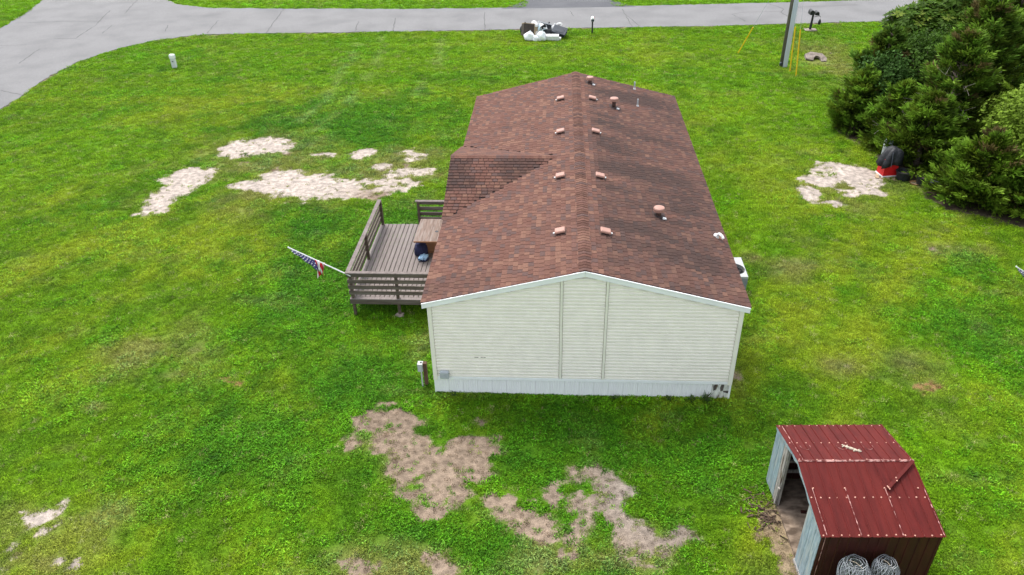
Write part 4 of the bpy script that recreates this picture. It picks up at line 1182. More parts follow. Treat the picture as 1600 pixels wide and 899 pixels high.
# rake strips above the opening
for (ya, yb) in ((.0, SYR), (SYR+.004, SD_)):
    mb = MB(); n = 8; vs = []
    for i in range(n+1):
        y = ya+(yb-ya)*i/n; d_ = .075+.025*math.sin(i*2.1)
        vs += [(-.045, y, zs(y)+.005), (-.045, y, zs(y)-d_), (-.024, y, zs(y)-d_), (-.024, y, zs(y)+.005)]
    mb.add(vs, [(4*i+k, 4*i+4+k, 4*i+4+(k+1) % 4, 4*i+(k+1) % 4) for i in range(n) for k in range(4)] + [(0, 1, 2, 3), (4*n+3, 4*n+2, 4*n+1, 4*n)])
    mb.build('rake_flashing', M_['galv'], shed)
for k in range(3):
    ribbed(SW/3, Vector(((k+1)*SW/3, SD_, .02)), Vector((0, 0, 1)), Vector((0, 1, 0)), ZK-.04, 4, 'wall_panel', M_['redmetal_shade'], shed, Vector((-1, 0, 0)))
for (z, h) in ((.32, .09), (.66, .09), (1.0, .08), (1.34, .08), (1.55, .06)):
    mb = MB(); mb.box(.06, SW-.06, SD_-.09, SD_-.045, z, z+h); mb.build('wall_rail', M_['oldboard'], shed)
for x in (.05, SW/2, SW-.09):
    mb = MB(); mb.box(x, x+.07, SD_-.042, SD_-.012, .02, ZK-.06); mb.build('stud', M_['darkwood'], shed)
for (y, zt) in ((.79, 0), (2.30, 0)):
    mb = MB(); mb.box(.0, .06, y, y+.035, .0, zs(y)-.06); mb.build('door_post', M_['oldboard'], shed)
mb = MB(); mb.box(.02, SW-.02, .02, SD_-.02, -.03, .05); mb.build('floor_sheet', M_['ply'], shed)
mb = MB(); mb.box(-.04, .0, .0, .80, -.02, .06); mb.build('skid', M_['oldboard'], shed)
mb = MB(); mb.box(.25, 1.2, 2.1, 2.17, .052, .09, Matrix.Rotation(-.12, 4, 'Z')); mb.build('loose_batten', M_['redmetal_shade'], shed)
mb = MB(); mb.box(-.06, -.02, 2.30, 2.36, -.05, .5, Matrix.Rotation(.06, 4, 'X')); mb.build('split_post', M_['oldboard'], shed)

def shed_pt(x, y, off=.05):
    p = Vector((x, y, zs(y)+off)); 
    return Matrix.Translation((SHX, SHY, 0)) @ Matrix.Rotation(SRZ, 4, 'Z') @ p
dbm = MB(); rr = random.Random(77)
for k in range(90):
    x = SHX - .45 + rr.gauss(0, .22); y = SHY + 2.1 + rr.gauss(0, .32); a = rr.uniform(0, 3.14); l = rr.uniform(.05, .22); w_ = rr.uniform(.01, .035)
    dbm.box(-l/2, l/2, -w_/2, w_/2, 0, rr.uniform(.012, .03), Matrix.Translation((x, y, .002+rr.uniform(0, .02))) @ Matrix.Rotation(a, 4, 'Z') @ Matrix.Rotation(rr.uniform(-.2, .2), 4, 'Y'))
o = dbm.build('bark_debris', M_['barkchip']); tag(o, 'dark splintered bark and wood bits lying outside the shed opening', 'debris', kind='stuff')
# loose trim strip hanging over the ridge end
a = shed_pt(2.36, 1.62, .075); b = shed_pt(1.62, .98, .06)
tr = thing('metal_trim', 'narrow loose red metal trim strip lying slanted on the shed roof', 'metal strip', tuple(a))
d = b-a; s = Vector((-d.y, d.x, 0)).normalized()
mb = MB(); vs = []
for q in (0, 1):
    p = d*q
    vs += [p-s*.045, p-s*.045+Vector((0, 0, .035)), p+s*.02+Vector((0, 0, .035)), p+s*.02+Vector((0, 0, -.01)), p+s*.024, p+s*.024+Vector((0, 0, .040)), p-s*.05+Vector((0, 0, .040)), p-s*.05]
mb.add(vs, [(i, (i+1) % 8, 8+(i+1) % 8, 8+i) for i in range(8)] + [tuple(range(7, -1, -1)), tuple(range(8, 16))])
mb.build('strip', M_['redmetal'], tr)
mb = MB()
for q, so_ in ((.72, .02), (.66, -.03)): mb.tube(d*q+s*so_+Vector((0, 0, .038)), d*q+s*so_+Vector((0, 0, .052)), .018, .012, 7)
mb.build('screw', M_['screw'], tr)
mb = MB(); mb.path([d*.985-s*.05+Vector((0, 0, .05)), d*1.0+s*.0+Vector((0, 0, .045)), d*1.01+s*.035+Vector((0, 0, .03))], .014, 5); mb.build('bent_end', M_['screw'], tr)
# cream scrap on the far slope
c0 = shed_pt(1.28, 2.12, .028)
sc_ = thing('cream_ornament', 'cream twisted scrap shaped like a lizard lying on the far shed roof slope', 'ornament', tuple(c0))
mb = MB(); sl = (ZK-ZT)/(SD_-SYR)
def q3(x, y): return (x, y, y*sl+.012)
mb.path([q3(-.16, .20), q3(-.11, .12), q3(-.04, .06), q3(.04, .0), q3(.10, -.06), q3(.17, -.07)], [.012, .026, .034, .034, .028, .016], 7)
mb.build('body', M_['cream'], sc_, True)
for (a, b) in ((q3(-.11, .12), q3(-.19, .10)), (q3(-.09, .11), q3(-.05, .18)), (q3(.05, .0), q3(.0, -.07)), (q3(.08, -.05), q3(.16, .0))):
    mb = MB(); mb.path([a, tuple((Vector(a)+Vector(b))/2+Vector((.01, .01, .01))), b], [.016, .014, .012], 6); mb.build('leg', M_['cream'], sc_)

# two rolls of hexagonal wire netting leaning on the front wall
def wire_roll(loc, r, h, tilt, label, seed, rz):
    t = thing('wire_roll', label, 'wire roll', loc, rz, 'wire netting rolls by the shed'); t.rotation_euler = (tilt, 0, rz)
    rr = random.Random(seed)
    def net(rad, k, wob_):
        mb = MB(); nseg = 20; rows = int(h/.075)
        ph = rr.uniform(0, 6)
        def P(i, j): 
            a = 2*math.pi*i/nseg
            q = rad*(1-.28*max(0, (j/rows-.86)/.14)**2)*(1+wob_*math.sin(3*a+ph+j*.25)+wob_*.5*math.sin(7*a+j*.6)) - .03*rad*(i % nseg)/nseg
            return Vector((q*math.cos(a), q*math.sin(a), j*h/rows + .012*math.sin(5*a+ph)))
        for j in range(rows):
            for i in range(nseg):
                o = (j % 2)*.5
                mb.tube(P(i+o, j), P(i+.5+o, j+1), (.0055), n=3, caps=False); mb.tube(P(i+1+o, j), P(i+.5+o, j+1), .0055, n=3, caps=False)
        mb.path([P(i, rows) for i in range(nseg+1)], .006, 4)
        return mb
    net(r, 0, .05).build('outer_layer', M_['wire'], t)
    net(r*.80, 1, .09).build('layer', M_['wire'], t); net(r*.50, 3, .12).build('inner_layer', M_['wire'], t)
    mb = MB(); mb.path([(-r*.3, .1, h-.02), (0, 0, h), (r*.25, -.15, h-.03)], .006, 4); mb.build('loose_end', M_['cream'], t)
    return t
wire_roll((5.28, -6.70, -.02), .31, 1.46, R(-10), 'wider grey wire netting roll leaning left against the red shed wall', 1, .12)
wire_roll((5.88, -6.56, -.02), .26, 1.42, R(-7), 'narrower upright grey wire netting roll nearer the shed right corner', 2, .0)

# ---------------------------------------------------------------- small things on the lot
def gz(x, y): return float(height(np.array([x]), np.array([y]))[0])
# electric post beside the house
ep = thing('utility_post', 'short brown timber post with grey electric box beside the house corner', 'post', (-4.46, .36, 0))
mb = MB(); mb.box(.004, .10, -.06, .06, -.1, .80); mb.build('post', M_['brownpost'], ep)
mb = MB(); mb.box(-.06, .003, -.025, .045, .58, .78); mb.build('bracket', M_['greymetal'], ep)
mb = MB(); mb.box(-.14, -.005, -.12, -.03, .56, .80, ch=.01); mb.build('electric_box', M_['greymetal'], ep)
mb = MB(); mb.box(-.145, .002, -.128, .05, .8005, .82, ch=.006); mb.build('box_lid', M_['acwhite'], ep)
mb = MB(); mb.tube((-.05, -.09, -.05), (-.05, -.09, .57), .022, n=8); mb.build('conduit', M_['pipe'], ep)
mb = MB(); mb.tube((-.05, -.03, .8205), (-.05, -.03, .828), .03, n=10); mb.build('knockout', M_['black'], ep)
# telecom pedestal
pd = thing('marker_pedestal', 'short pale grey utility pedestal standing alone in grass near the road bend', 'pedestal', (-24.87, 30.5, gz(-24.87, 30.5)))
mb = MB(); mb.box(-.13, .13, -.10, .10, -.1, .70); mb.build('base', M_['palegrey'], pd)
mb = MB(); mb.box(-.15, .15, -.12, .12, .62, .86, ch=.04); mb.build('cap', M_['white'], pd)
mb = MB(); mb.box(-.05, .05, -.108, -.099, .40, .46); mb.build('tag_plate', M_['slate'], pd)
# mailboxes
def mailbox_shell(L_, w_, h_, n=8):
    mb = MB(); pts = [(-w_/2, 0), (w_/2, 0)] + [(w_/2*math.cos(math.pi*i/n), h_*.5+h_*.5*math.sin(math.pi*i/n)) for i in range(n+1)]
    k = len(pts)
    mb.add([(p[0], -L_/2, p[1]) for p in pts] + [(p[0], L_/2, p[1]) for p in pts], [tuple(range(k)), tuple(range(2*k-1, k-1, -1))] + [(i, k+i, k+(i+1) % k, (i+1) % k) for i in range(k)])
    return mb
m1 = thing('mailbox', 'white mailbox on a slim black post at the grass edge right of the rubbish pile', 'mailbox', (1.57, 37.95, gz(1.57, 37.95)))
mb = MB(); mb.box(-.05, .05, -.05, .05, -.1, .86); mb.build('post', M_['black'], m1)
o = mailbox_shell(.5, .22, .26).build('box', M_['white'], m1); o.location = (0, .02, .862)
mb = MB(); mb.box(-.10, .10, -.242, -.232, .875, 1.03); mb.build('door', M_['slate'], m1)
mb = MB(); mb.box(.113, .125, -.05, .02, .98, 1.12); mb.build('signal_flag', M_['red'], m1)
m2 = thing('mailbox', 'black mailbox on black post with hanging bracket on a white slab', 'mailbox', (16.49, 38.5, 0))
mb = MB(); mb.box(-.38, .42, -.3, .3, -.05, .06); mb.build('slab', M_['concrete'], m2)
mb = MB(); mb.tube((0, 0, .05), (.06, .05, 1.05), .085, .07, 8); mb.build('post', M_['black'], m2)
o = mailbox_shell(.55, .26, .30).build('box', M_['black'], m2); o.location = (-.10, .05, 1.06)
o = mailbox_shell(.5, .24, .24).build('paper_tube', M_['black'], m2); o.location = (.27, .05, 1.02)
mb = MB(); mb.path([(.10, .05, .86), (.45, .0, .95), (.55, 0, .90)], .02, 5); mb.build('bracket', M_['black'], m2)
mb = MB(); mb.tube((.55, 0, .90), (.55, 0, .72), .008, n=4); mb.lathe([(.02, .35), (.09, .40), (.10, .58), (.05, .70), (.01, .74)], c=(.55, 0, 0), n=8); mb.build('hanging_ornament', M_['black'], m2)
# utility pole, guard rods and guy wires
PX, PY = 12.73, 30.48
up_ = thing('utility_pole', 'tall dark wooden utility pole with pale conduit down its right side', 'utility pole', (PX, PY, gz(PX, PY)))
mb = MB(); mb.tube((0, 0, -.3), (0, 0, 10.2), .16, .12, 14); mb.build('pole', M_['polewood'], up_, True)
mb = MB(); mb.box(.0, .25, -.22, -.04, -.05, 9.0, ch=.03); mb.build('conduit_cover', M_['conduit'], up_)
mb = MB(); mb.lathe([(.09, 0), (.09, .10), (.05, .12)], c=(0, 0, 0), n=12, M=Matrix.Translation((-.13, -.12, .22)) @ Matrix.Rotation(R(90), 4, 'X')); mb.build('meter_can', M_['slate'], up_)
for z in (1.4, 3.0):
    mb = MB(); mb.box(.04, .28, -.215, -.005, z, z+.05); mb.build('strap', M_['greymetal'], up_)
def guy(base, top, l, label, zoff=0.):
    b = Vector((*base, gz(*base))); t = Vector(top); d = (t-b).normalized()
    g_ = thing('guy_wire_guard', label, 'guy guard', tuple(b), 0, 'yellow guy wire guards by the pole')
    mb = MB(); mb.tube(d*.02, d*l, .036, .036, 8); mb.build('guard', M_['yellow'], g_)
    mb = MB(); mb.tube(-d*.15, t-b, .007, n=5); mb.build('wire', M_['greymetal'], g_)
    mb = MB(); mb.tube(-d*.2, d*.10, .016, n=6); mb.lathe([(.03, -.02), (.04, 0), (.03, .02)], n=8); mb.build('anchor', M_['greymetal'], g_)
guy((10.62, 33.18), (PX-.1, PY+.1, 6.6), 2.0, 'thin slanted yellow guard left of the utility pole')
guy((12.92, 29.35), (PX-.02, PY-.17, 9.2), 2.55, 'upright pale yellow guard rod closest to the pole right side')
guy((13.06, 28.5), (PX+.05, PY-.17, 9.6), 2.6, 'deeper yellow upright guard rod furthest right from the pole')
# culvert end
cv = thing('culvert_end', 'broken concrete culvert end with dark pipe mouth set in the grass ditch', 'culvert', (15.35, 32.7, gz(15.35, 32.7)+.20), R(-8))
cv.rotation_euler = (R(24), R(4), R(-8)); cv.scale = (.88, .9, 1)
n = 10; out_ = [(-.68, -.30), (-.1, -.42), (.05, -.44), (.62, -.40), (.74, -.10), (.45, .34), (-.35, .46), (-.74, .15)]
hol = [(.10+.27*math.cos(math.pi*i/n), -.40+.50*math.sin(math.pi*i/n)) for i in range(n+1)]
mb = MB()
ringp = [(-.74, .15), (-.68, -.30), (-.22, -.43), (-.22, -.36)]
poly = [(-.68, -.32), (-.172, -.42)] + list(reversed(hol)) + [(.372, -.42), (.70, -.38), (.76, -.08), (.45, .36), (-.35, .46), (-.76, .15)]
tri = tessellate_polygon([[Vector((p[0], p[1], 0)) for p in poly]])
rr = random.Random(2); topz = [rr.uniform(-.02, .025) for _ in poly]
vs = [(p[0], p[1], z) for p, z in zip(poly, topz)] + [(p[0], p[1], -.16) for p in poly]
k = len(poly); fs = []
for t in tri:
    a, b, c = (Vector((*poly[i], 0)) for i in t)
    fs.append(tuple(t) if (b-a).cross(c-a).z > 0 else tuple(reversed(t)))
mb.add(vs, fs + [(i, k+i, k+(i+1) % k, (i+1) % k) for i in range(k)])
mb.build('slab', M_['concrete'], cv)
mb = MB(); mb.add([(p[0], p[1], -.02) for p in hol] + [(p[0], p[1]+.25, -.42) for p in hol], [(i, i+1, n+2+i, n+1+i) for i in range(n)] + [tuple(range(n+1, 2*n+2))])
mb.build('pipe_mouth', M_['black'], cv)

# ---------------------------------------------------------------- rubbish pile at the kerb
G = 'rubbish heaped at the roadside'
def rub(name, label, cat, x, y, z=None, rz=0.):
    t = thing(name, label, cat, (x, y, gz(x, y) if z is None else z), rz, G); return t
def sack(label, x, y, z, rx, ry, rz_, m, seed):
    t = rub('rubbish_bag', label, 'rubbish bag', x, y, z)
    mb = MB(); mb.blob((0, 0, 0), rx, ry, rz_, seed, 16, 11, .30, .55); mb.build('sack', M_[m], t, True)
    mb = MB(); mb.path([(0, 0, rz_*1.45), (.02, .01, rz_*1.62), (.07, .02, rz_*1.75)], [.05, .03, .06], 6); mb.build('knot', M_[m], t)
    return t
sack('white rubbish bag at the left front of the roadside pile', -2.72, 36.72, None, .34, .27, .36, 'whitebag', 1)
sack('smallest white rubbish bag, between the two bigger front bags', -2.27, 36.55, None, .22, .2, .24, 'whitebag', 2)
sack('pointed white rubbish bag next to the long white box', -1.88, 36.62, None, .30, .26, .40, 'whitebag', 3)
bx = rub('long_box', 'long white cardboard box lying at the front of the rubbish pile', 'box', -1.18, 36.78, None, R(-4)); bx.rotation_euler = (R(10), 0, R(-3))
mb = MB(); mb.box(-.48, .46, -.18, .18, -.03, .34, ch=.012); mb.build('carton', M_['paleboard'], bx)
mb = MB(); mb.box(-.44, .42, -.012, .012, .3405, .346); mb.build('tape', M_['tan'], bx)
mb = MB(); mb.box(.462, .60, -.10, .12, .02, .16); mb.build('flap', M_['paleboard'], bx)
cb = rub('brown_cabinet', 'dark brown cabinet tipped over at the left end of the rubbish pile', 'cabinet', -2.85, 37.55); cb.rotation_euler = (R(-16), R(10), R(18))
mb = MB(); mb.box(-.42, .32, -.25, .3, 0, .78, ch=.01); mb.build('carcass', M_['brownbox'], cb)
mb = MB(); mb.box(.323, .37, -.27, .3, 0, .80); mb.build('side_edge', M_['tan'], cb)
mb = MB(); mb.box(-.43, .32, -.27, .3, .785, .82); mb.build('top_board', M_['tan'], cb)
for z in (.06, .30, .54):
    mb = MB(); mb.box(-.39, .29, -.268, -.251, z, z+.20); mb.build('drawer', M_['brownbox'], cb)
mb = MB(); mb.box(.372, .60, -.25, .28, .03, .72); o = mb.build('door', M_['tan'], cb)
tt = rub('storage_tote', 'dark slate storage tote tipped on its side at the right end of the pile', 'tote', -.72, 37.55); tt.rotation_euler = (R(30), R(14), R(-14))
mb = MB(); b0 = [(-.45, -.30), (.45, -.30), (.45, .30), (-.45, .30)]
mb.add([(p[0]*.86, p[1]*.86, .02) for p in b0] + [(p[0], p[1], .56) for p in b0], [(3, 2, 1, 0), (0, 1, 5, 4), (1, 2, 6, 5), (2, 3, 7, 6), (3, 0, 4, 7)]); mb.build('tub', M_['slate'], tt)
mb = MB(); mb.box(-.49, .49, -.34, .34, .561, .61, ch=.02); mb.build('lid', M_['slate'], tt)
mb = MB(); mb.box(-.30, .30, -.22, .22, .611, .628); mb.build('lid_panel', M_['slate'], tt)
mb = MB(); mb.box(.47, .53, -.1, .1, .45, .52); mb.build('handle', M_['black'], tt)
fr = rub('flat_screen', 'black flat screen or panel leaning in the middle of the pile', 'panel', -1.78, 37.75); fr.rotation_euler = (R(-28), R(18), R(10))
mb = MB(); mb.box(-.50, .42, -.03, .03, .05, .80); mb.build('panel', M_['black'], fr)
mb = MB()
for (a, b, c, d) in ((-.53, .45, .78, .83), (-.53, .45, .02, .055), (-.53, -.495, .056, .779), (.415, .45, .056, .779)): mb.box(a, b, -.045, .035, c, d)
mb.build('frame', M_['palegrey'], fr)
ch = rub('folding_chair', 'collapsed dark metal chair frame lying across the pile centre', 'chair', -1.55, 37.5); ch.rotation_euler = (R(20), R(-24), R(30))
mb = MB(); mb.box(-.22, .22, -.20, .20, .42, .46); mb.build('seat', M_['black'], ch)
mb = MB(); mb.box(-.22, .22, .20, .24, .55, .86); mb.build('backrest', M_['black'], ch)
for sx in (-.2, .2):
    mb = MB(); mb.path([(sx, -.22, 0), (sx, .05, .44), (sx, .23, .86)], .018, 6); mb.build('leg', M_['greymetal'], ch)
    mb = MB(); mb.path([(sx, .24, 0), (sx, -.18, .42)], .018, 6); mb.build('leg', M_['greymetal'], ch)
fa = rub('round_fan', 'grey round fan grille facing up in the dark middle of the pile', 'fan', -2.08, 37.25); fa.rotation_euler = (R(35), 0, R(-10))
mb = MB()
for r_ in (.05, .10, .15, .20): mb.path([(r_*math.cos(2*math.pi*i/16), r_*math.sin(2*math.pi*i/16), .42) for i in range(17)], .008, 4)
for k in range(8): mb.tube((0, 0, .42), (.2*math.cos(k*.785), .2*math.sin(k*.785), .42), .006, n=4)
mb.build('grille', M_['palegrey'], fa)
mb = MB(); mb.lathe([(.10, 0), (.05, .06), (.03, .12), (.03, .34), (.09, .36), (.09, .40)], n=12); mb.build('motor_stand', M_['greymetal'], fa)
bk = rub('white_bucket', 'upturned white bucket on top at the back left of the pile', 'bucket', -2.45, 38.15, .52)
mb = MB(); mb.lathe([(.20, 0), (.18, .14), (.16, .26), (.10, .30), (.01, .31)], n=18); mb.build('pail', M_['white'], bk, True)
mb = MB(); mb.lathe([(.205, .0), (.22, .02), (.205, .04)], n=18); mb.build('rim', M_['white'], bk)
bs = rub('plastic_crate', 'black slatted crate under the upturned white bucket', 'crate', -2.42, 38.15)
for (a, b, c, d) in ((-.32, .32, -.25, -.22), (-.32, .32, .22, .25), (-.32, -.29, -.219, .219), (.29, .32, -.219, .219)):
    for z in (.02, .18, .36):
        mb = MB(); mb.box(a, b, c, d, z, z+.13); mb.build('slat', M_['black'], bs)
mb = MB(); mb.box(-.31, .31, -.24, .24, .492, .515); mb.build('lid', M_['palegrey'], bs)
sack('black rubbish bag at the rear left corner of the pile', -3.12, 38.25, None, .32, .3, .42, 'blackcloth', 5)
sack('black rubbish bag behind the black flat screen', -1.45, 38.25, None, .22, .2, .42, 'blackcloth', 6)
sack('black rubbish bag between the brown cabinet and the dark tote', -1.95, 37.95, None, .36, .3, .40, 'blackcloth', 9)
sack('black rubbish bag behind the long white box', -1.35, 37.3, None, .30, .22, .36, 'blackcloth', 10)
sack('white rubbish bag at the back beside the dark tote', -1.05, 38.2, None, .18, .18, .36, 'whitebag', 7)
sack('small pinkish white bag on top of the brown cabinet', -2.26, 37.72, .55, .15, .13, .16, 'flagwhite', 8)
tl = rub('pale_blue_bin', 'pale blue plastic bin tilted among the rubbish beside the cabinet', 'bin', -2.02, 37.62, .30); tl.rotation_euler = (R(25), R(25), R(20))
mb = MB(); mb.add([(p[0]*.42, p[1]*.5, 0) for p in b0] + [(p[0]*.55, p[1]*.65, .42) for p in b0], [(3, 2, 1, 0), (0, 1, 5, 4), (1, 2, 6, 5), (2, 3, 7, 6), (3, 0, 4, 7)]); mb.build('tub', M_['paleteal'], tl)
mb = MB(); mb.box(-.27, .27, -.215, .215, .421, .45); mb.build('lid', M_['white'], tl)
rf = rub('white_fan', 'round white fan head on top at the back right of the pile', 'fan', -.62, 38.2, .05); rf.rotation_euler = (R(20), R(-10), 0); rf.scale = (.75, .75, .85)
mb = MB(); mb.lathe([(.16, 0), (.15, .04), (.04, .06), (.035, .55)], n=14); mb.build('stand', M_['white'], rf)
mb = MB()
for a in range(12): mb.path([(.27*math.cos(t)*math.cos(a*.5236), .27*math.cos(t)*math.sin(a*.5236), .72+.11*math.sin(t)) for t in np.linspace(-1.4, 1.4, 7)], .014, 4)
mb.path([(.27*math.cos(2*math.pi*i/18), .27*math.sin(2*math.pi*i/18), .72) for i in range(19)], .02, 5); mb.build('cage', M_['white'], rf)
mb = MB()
for k in range(4): mb.box(.05, .22, -.05, .05, .71, .725, Matrix.Rotation(k*math.pi/2, 4, 'Z'))
mb.lathe([(.06, .66), (.06, .78)], n=10); mb.build('blades', M_['black'], rf)

# ---------------------------------------------------------------- things tucked under the trees on the right
rb_ = tp = None
rb_ = thing('red_bin', 'red tub draped with a black tarp at the edge of the cedars', 'bin', (13.50, 14.92, gz(13.6, 14.9)), R(10))
mb = MB(); q4 = [(-.29, -.25), (.29, -.25), (.29, .25), (-.29, .25)]
mb.add([(p[0]*.92, p[1]*.92, .07) for p in q4] + [(p[0]*.88, p[1]*.88, .72) for p in q4], [(3, 2, 1, 0), (0, 1, 5, 4), (1, 2, 6, 5), (2, 3, 7, 6), (3, 0, 4, 7)]); mb.build('tub', M_['red'], rb_)
mb = MB(); mb.box(-.30, .30, -.265, .265, .03, .068); mb.build('base_rim', M_['flagwhite'], rb_)
tp = thing('black_tarp', 'wrinkled black tarp draped over the red tub', 'tarp', (13.50, 14.92, gz(13.6, 14.9)), R(10))
mb = MB(); n = 28; rings = [(.02, 1.13, 0), (.17, 1.10, .02), (.29, .99, .035), (.34, .82, .04), (.37, .64, .05), (.40, .46, .075)]
vs = []; rr = random.Random(12); ph = [rr.uniform(0, 6) for _ in range(5)]
for (r_, z, am) in rings:
    for i in range(n):
        t = 2*math.pi*i/n
        q = r_ + am*(math.sin(6*t+ph[0]) + .6*math.sin(11*t+ph[1]))
        sq = 1/max(abs(math.cos(t)), abs(math.sin(t)))**.8
        lean_ = .22*max(0, z-.5)
        vs.append((lean_ + q*math.cos(t)*sq*.95, q*math.sin(t)*sq*.80, z + am*1.4*math.sin(2*t+ph[2]) - .05*math.cos(t)))
mb.add(vs, [(k*n+i, k*n+(i+1) % n, (k+1)*n+(i+1) % n, (k+1)*n+i) for k in range(len(rings)-1) for i in range(n)][::1])
o = mb.build('sheet', M_['blackcloth'], tp, True); so = o.modifiers.new('cloth', 'SOLIDIFY'); so.thickness = .012
mb = MB(); mb.path([(-.1, -.24, 1.05), (-.14, -.36, .8), (-.16, -.42, .52)], .012, 5); mb.build('cord', M_['slate'], tp)
rb_.scale = tp.scale = (1.18, 1.15, 1.1)
pl = thing('wooden_pallet', 'pale broken wooden pallet under the red tub', 'pallet', (13.46, 14.78, gz(13.6, 14.75)), R(-20))
for i in range(4):
    mb = MB(); mb.box(-.42+i*.21, -.28+i*.21, -.38, .38, .005, .03); mb.build('board', M_['tan'], pl)
for y in (-.40, .34):
    mb = MB(); mb.box(-.44, .44, y*.85, y*.85+.06, -.045, .003); mb.build('runner', M_['tan'], pl)
gc = thing('gas_cylinder', 'grey gas cylinder with yellow cap half hidden behind the black tarp', 'gas cylinder', (13.75, 16.0, gz(13.7, 16)))
mb = MB(); mb.lathe([(.17, .0), (.19, .05), (.19, 1.05), (.15, 1.18), (.06, 1.24)], n=16); mb.build('body', M_['greymetal'], gc, True)
mb = MB(); mb.lathe([(.10, 1.241), (.11, 1.30), (.08, 1.38), (.02, 1.40)], n=12); mb.build('cap', M_['yellow'], gc)
for (x, y, r_, h, lab) in ((14.02, 14.45, .32, .36, 'wide black plant tub beside the red tub'), (14.62, 13.95, .26, .34, 'black plant pot behind the terracotta saucer at the cedar edge')):
    t = thing('plant_pot', lab, 'plant pot', (x, y, gz(x, y)), 0, 'black plant pots under the cedars')
    mb = MB(); mb.lathe([(r_*.75, 0), (r_, h), (r_*1.06, h), (r_*1.06, h+.03), (r_*.95, h+.03), (r_*.9, h-.06)], n=18); mb.build('pot', M_['black'], t)
    mb = MB(); mb.lathe([(r_*.88, h-.07), (.02, h-.055)], n=18); mb.build('soil', M_['bark'], t)
ts = thing('plant_saucer', 'round orange terracotta saucer on the ground at the cedar edge', 'saucer', (14.36, 14.02, gz(14.4, 14)))
mb = MB(); mb.lathe([(.17, .0), (.20, .05), (.19, .05), (.16, .02), (.02, .02)], n=20); mb.build('dish', M_['terracotta'], ts)
mb = MB(); mb.lathe([(.155, .021), (.02, .03)], n=16); mb.build('soil', M_['tan'], ts)
eb = thing('storage_box', 'black storage box pushed under the cedar branches', 'box', (15.05, 13.45, gz(15, 13.4)), R(-25))
mb = MB(); mb.box(-.30, .30, -.22, .22, 0, .34, ch=.02); mb.build('box', M_['black'], eb)
mb = MB(); mb.box(-.32, .32, -.24, .24, .341, .38, ch=.015); mb.build('lid', M_['slate'], eb)

# ---------------------------------------------------------------- trees
def leaf_mesh(name, base, dirs, nrm, L_, W_, tint, m, parent, mid=.45, fold=0.0):
    """kite-shaped leaf or sprig faces from arrays"""
    n = len(base); side = np.cross(dirs, nrm); side /= np.linalg.norm(side, axis=1)[:, None]+1e-9
    b = base; t = base + dirs*L_[:, None]; c = base + dirs*(L_*mid)[:, None] + np.cross(side, dirs)*(fold*L_)[:, None]
    l = c - side*W_[:, None]*.5; r = c + side*W_[:, None]*.5
    co = np.stack([b, r, t, l], 1).reshape(-1, 3).astype(np.float32)
    me = bpy.data.meshes.new(name); me.vertices.add(4*n); me.vertices.foreach_set('co', co.ravel())
    me.loops.add(4*n); me.loops.foreach_set('vertex_index', np.arange(4*n, dtype=np.int32))
    me.polygons.add(n); me.polygons.foreach_set('loop_start', np.arange(0, 4*n, 4, dtype=np.int32))
    me.update(calc_edges=True)
    at = me.attributes.new('tint', 'FLOAT_COLOR', 'FACE'); at.data.foreach_set('color', np.hstack([tint, np.ones((n, 1))]).astype(np.float32).ravel())
    me.materials.append(m)
    return inst(name, me, parent)
def unit(v): return v/(np.linalg.norm(v, axis=1)[:, None]+1e-9)
def trunk(t, H, r, seed, limbs, lean=(0, 0)):
    rr = random.Random(seed)
    pts = [Vector((lean[0]*q**1.4 + rr.uniform(-.05, .05), lean[1]*q**1.4 + rr.uniform(-.05, .05), -.2+q*(H*.9))) for q in np.linspace(0, 1, 7)]
    mb = MB(); mb.path(pts, [r*(1-.13*i) for i in range(7)], 8)
    for (a, b) in limbs:
        m = (Vector(a)+Vector(b))/2 + Vector((0, 0, -.08)); mb.path([a, m, b], [r*.32, r*.2, r*.06], 5)
    return mb.build('trunk', M_['bark'], t, True)
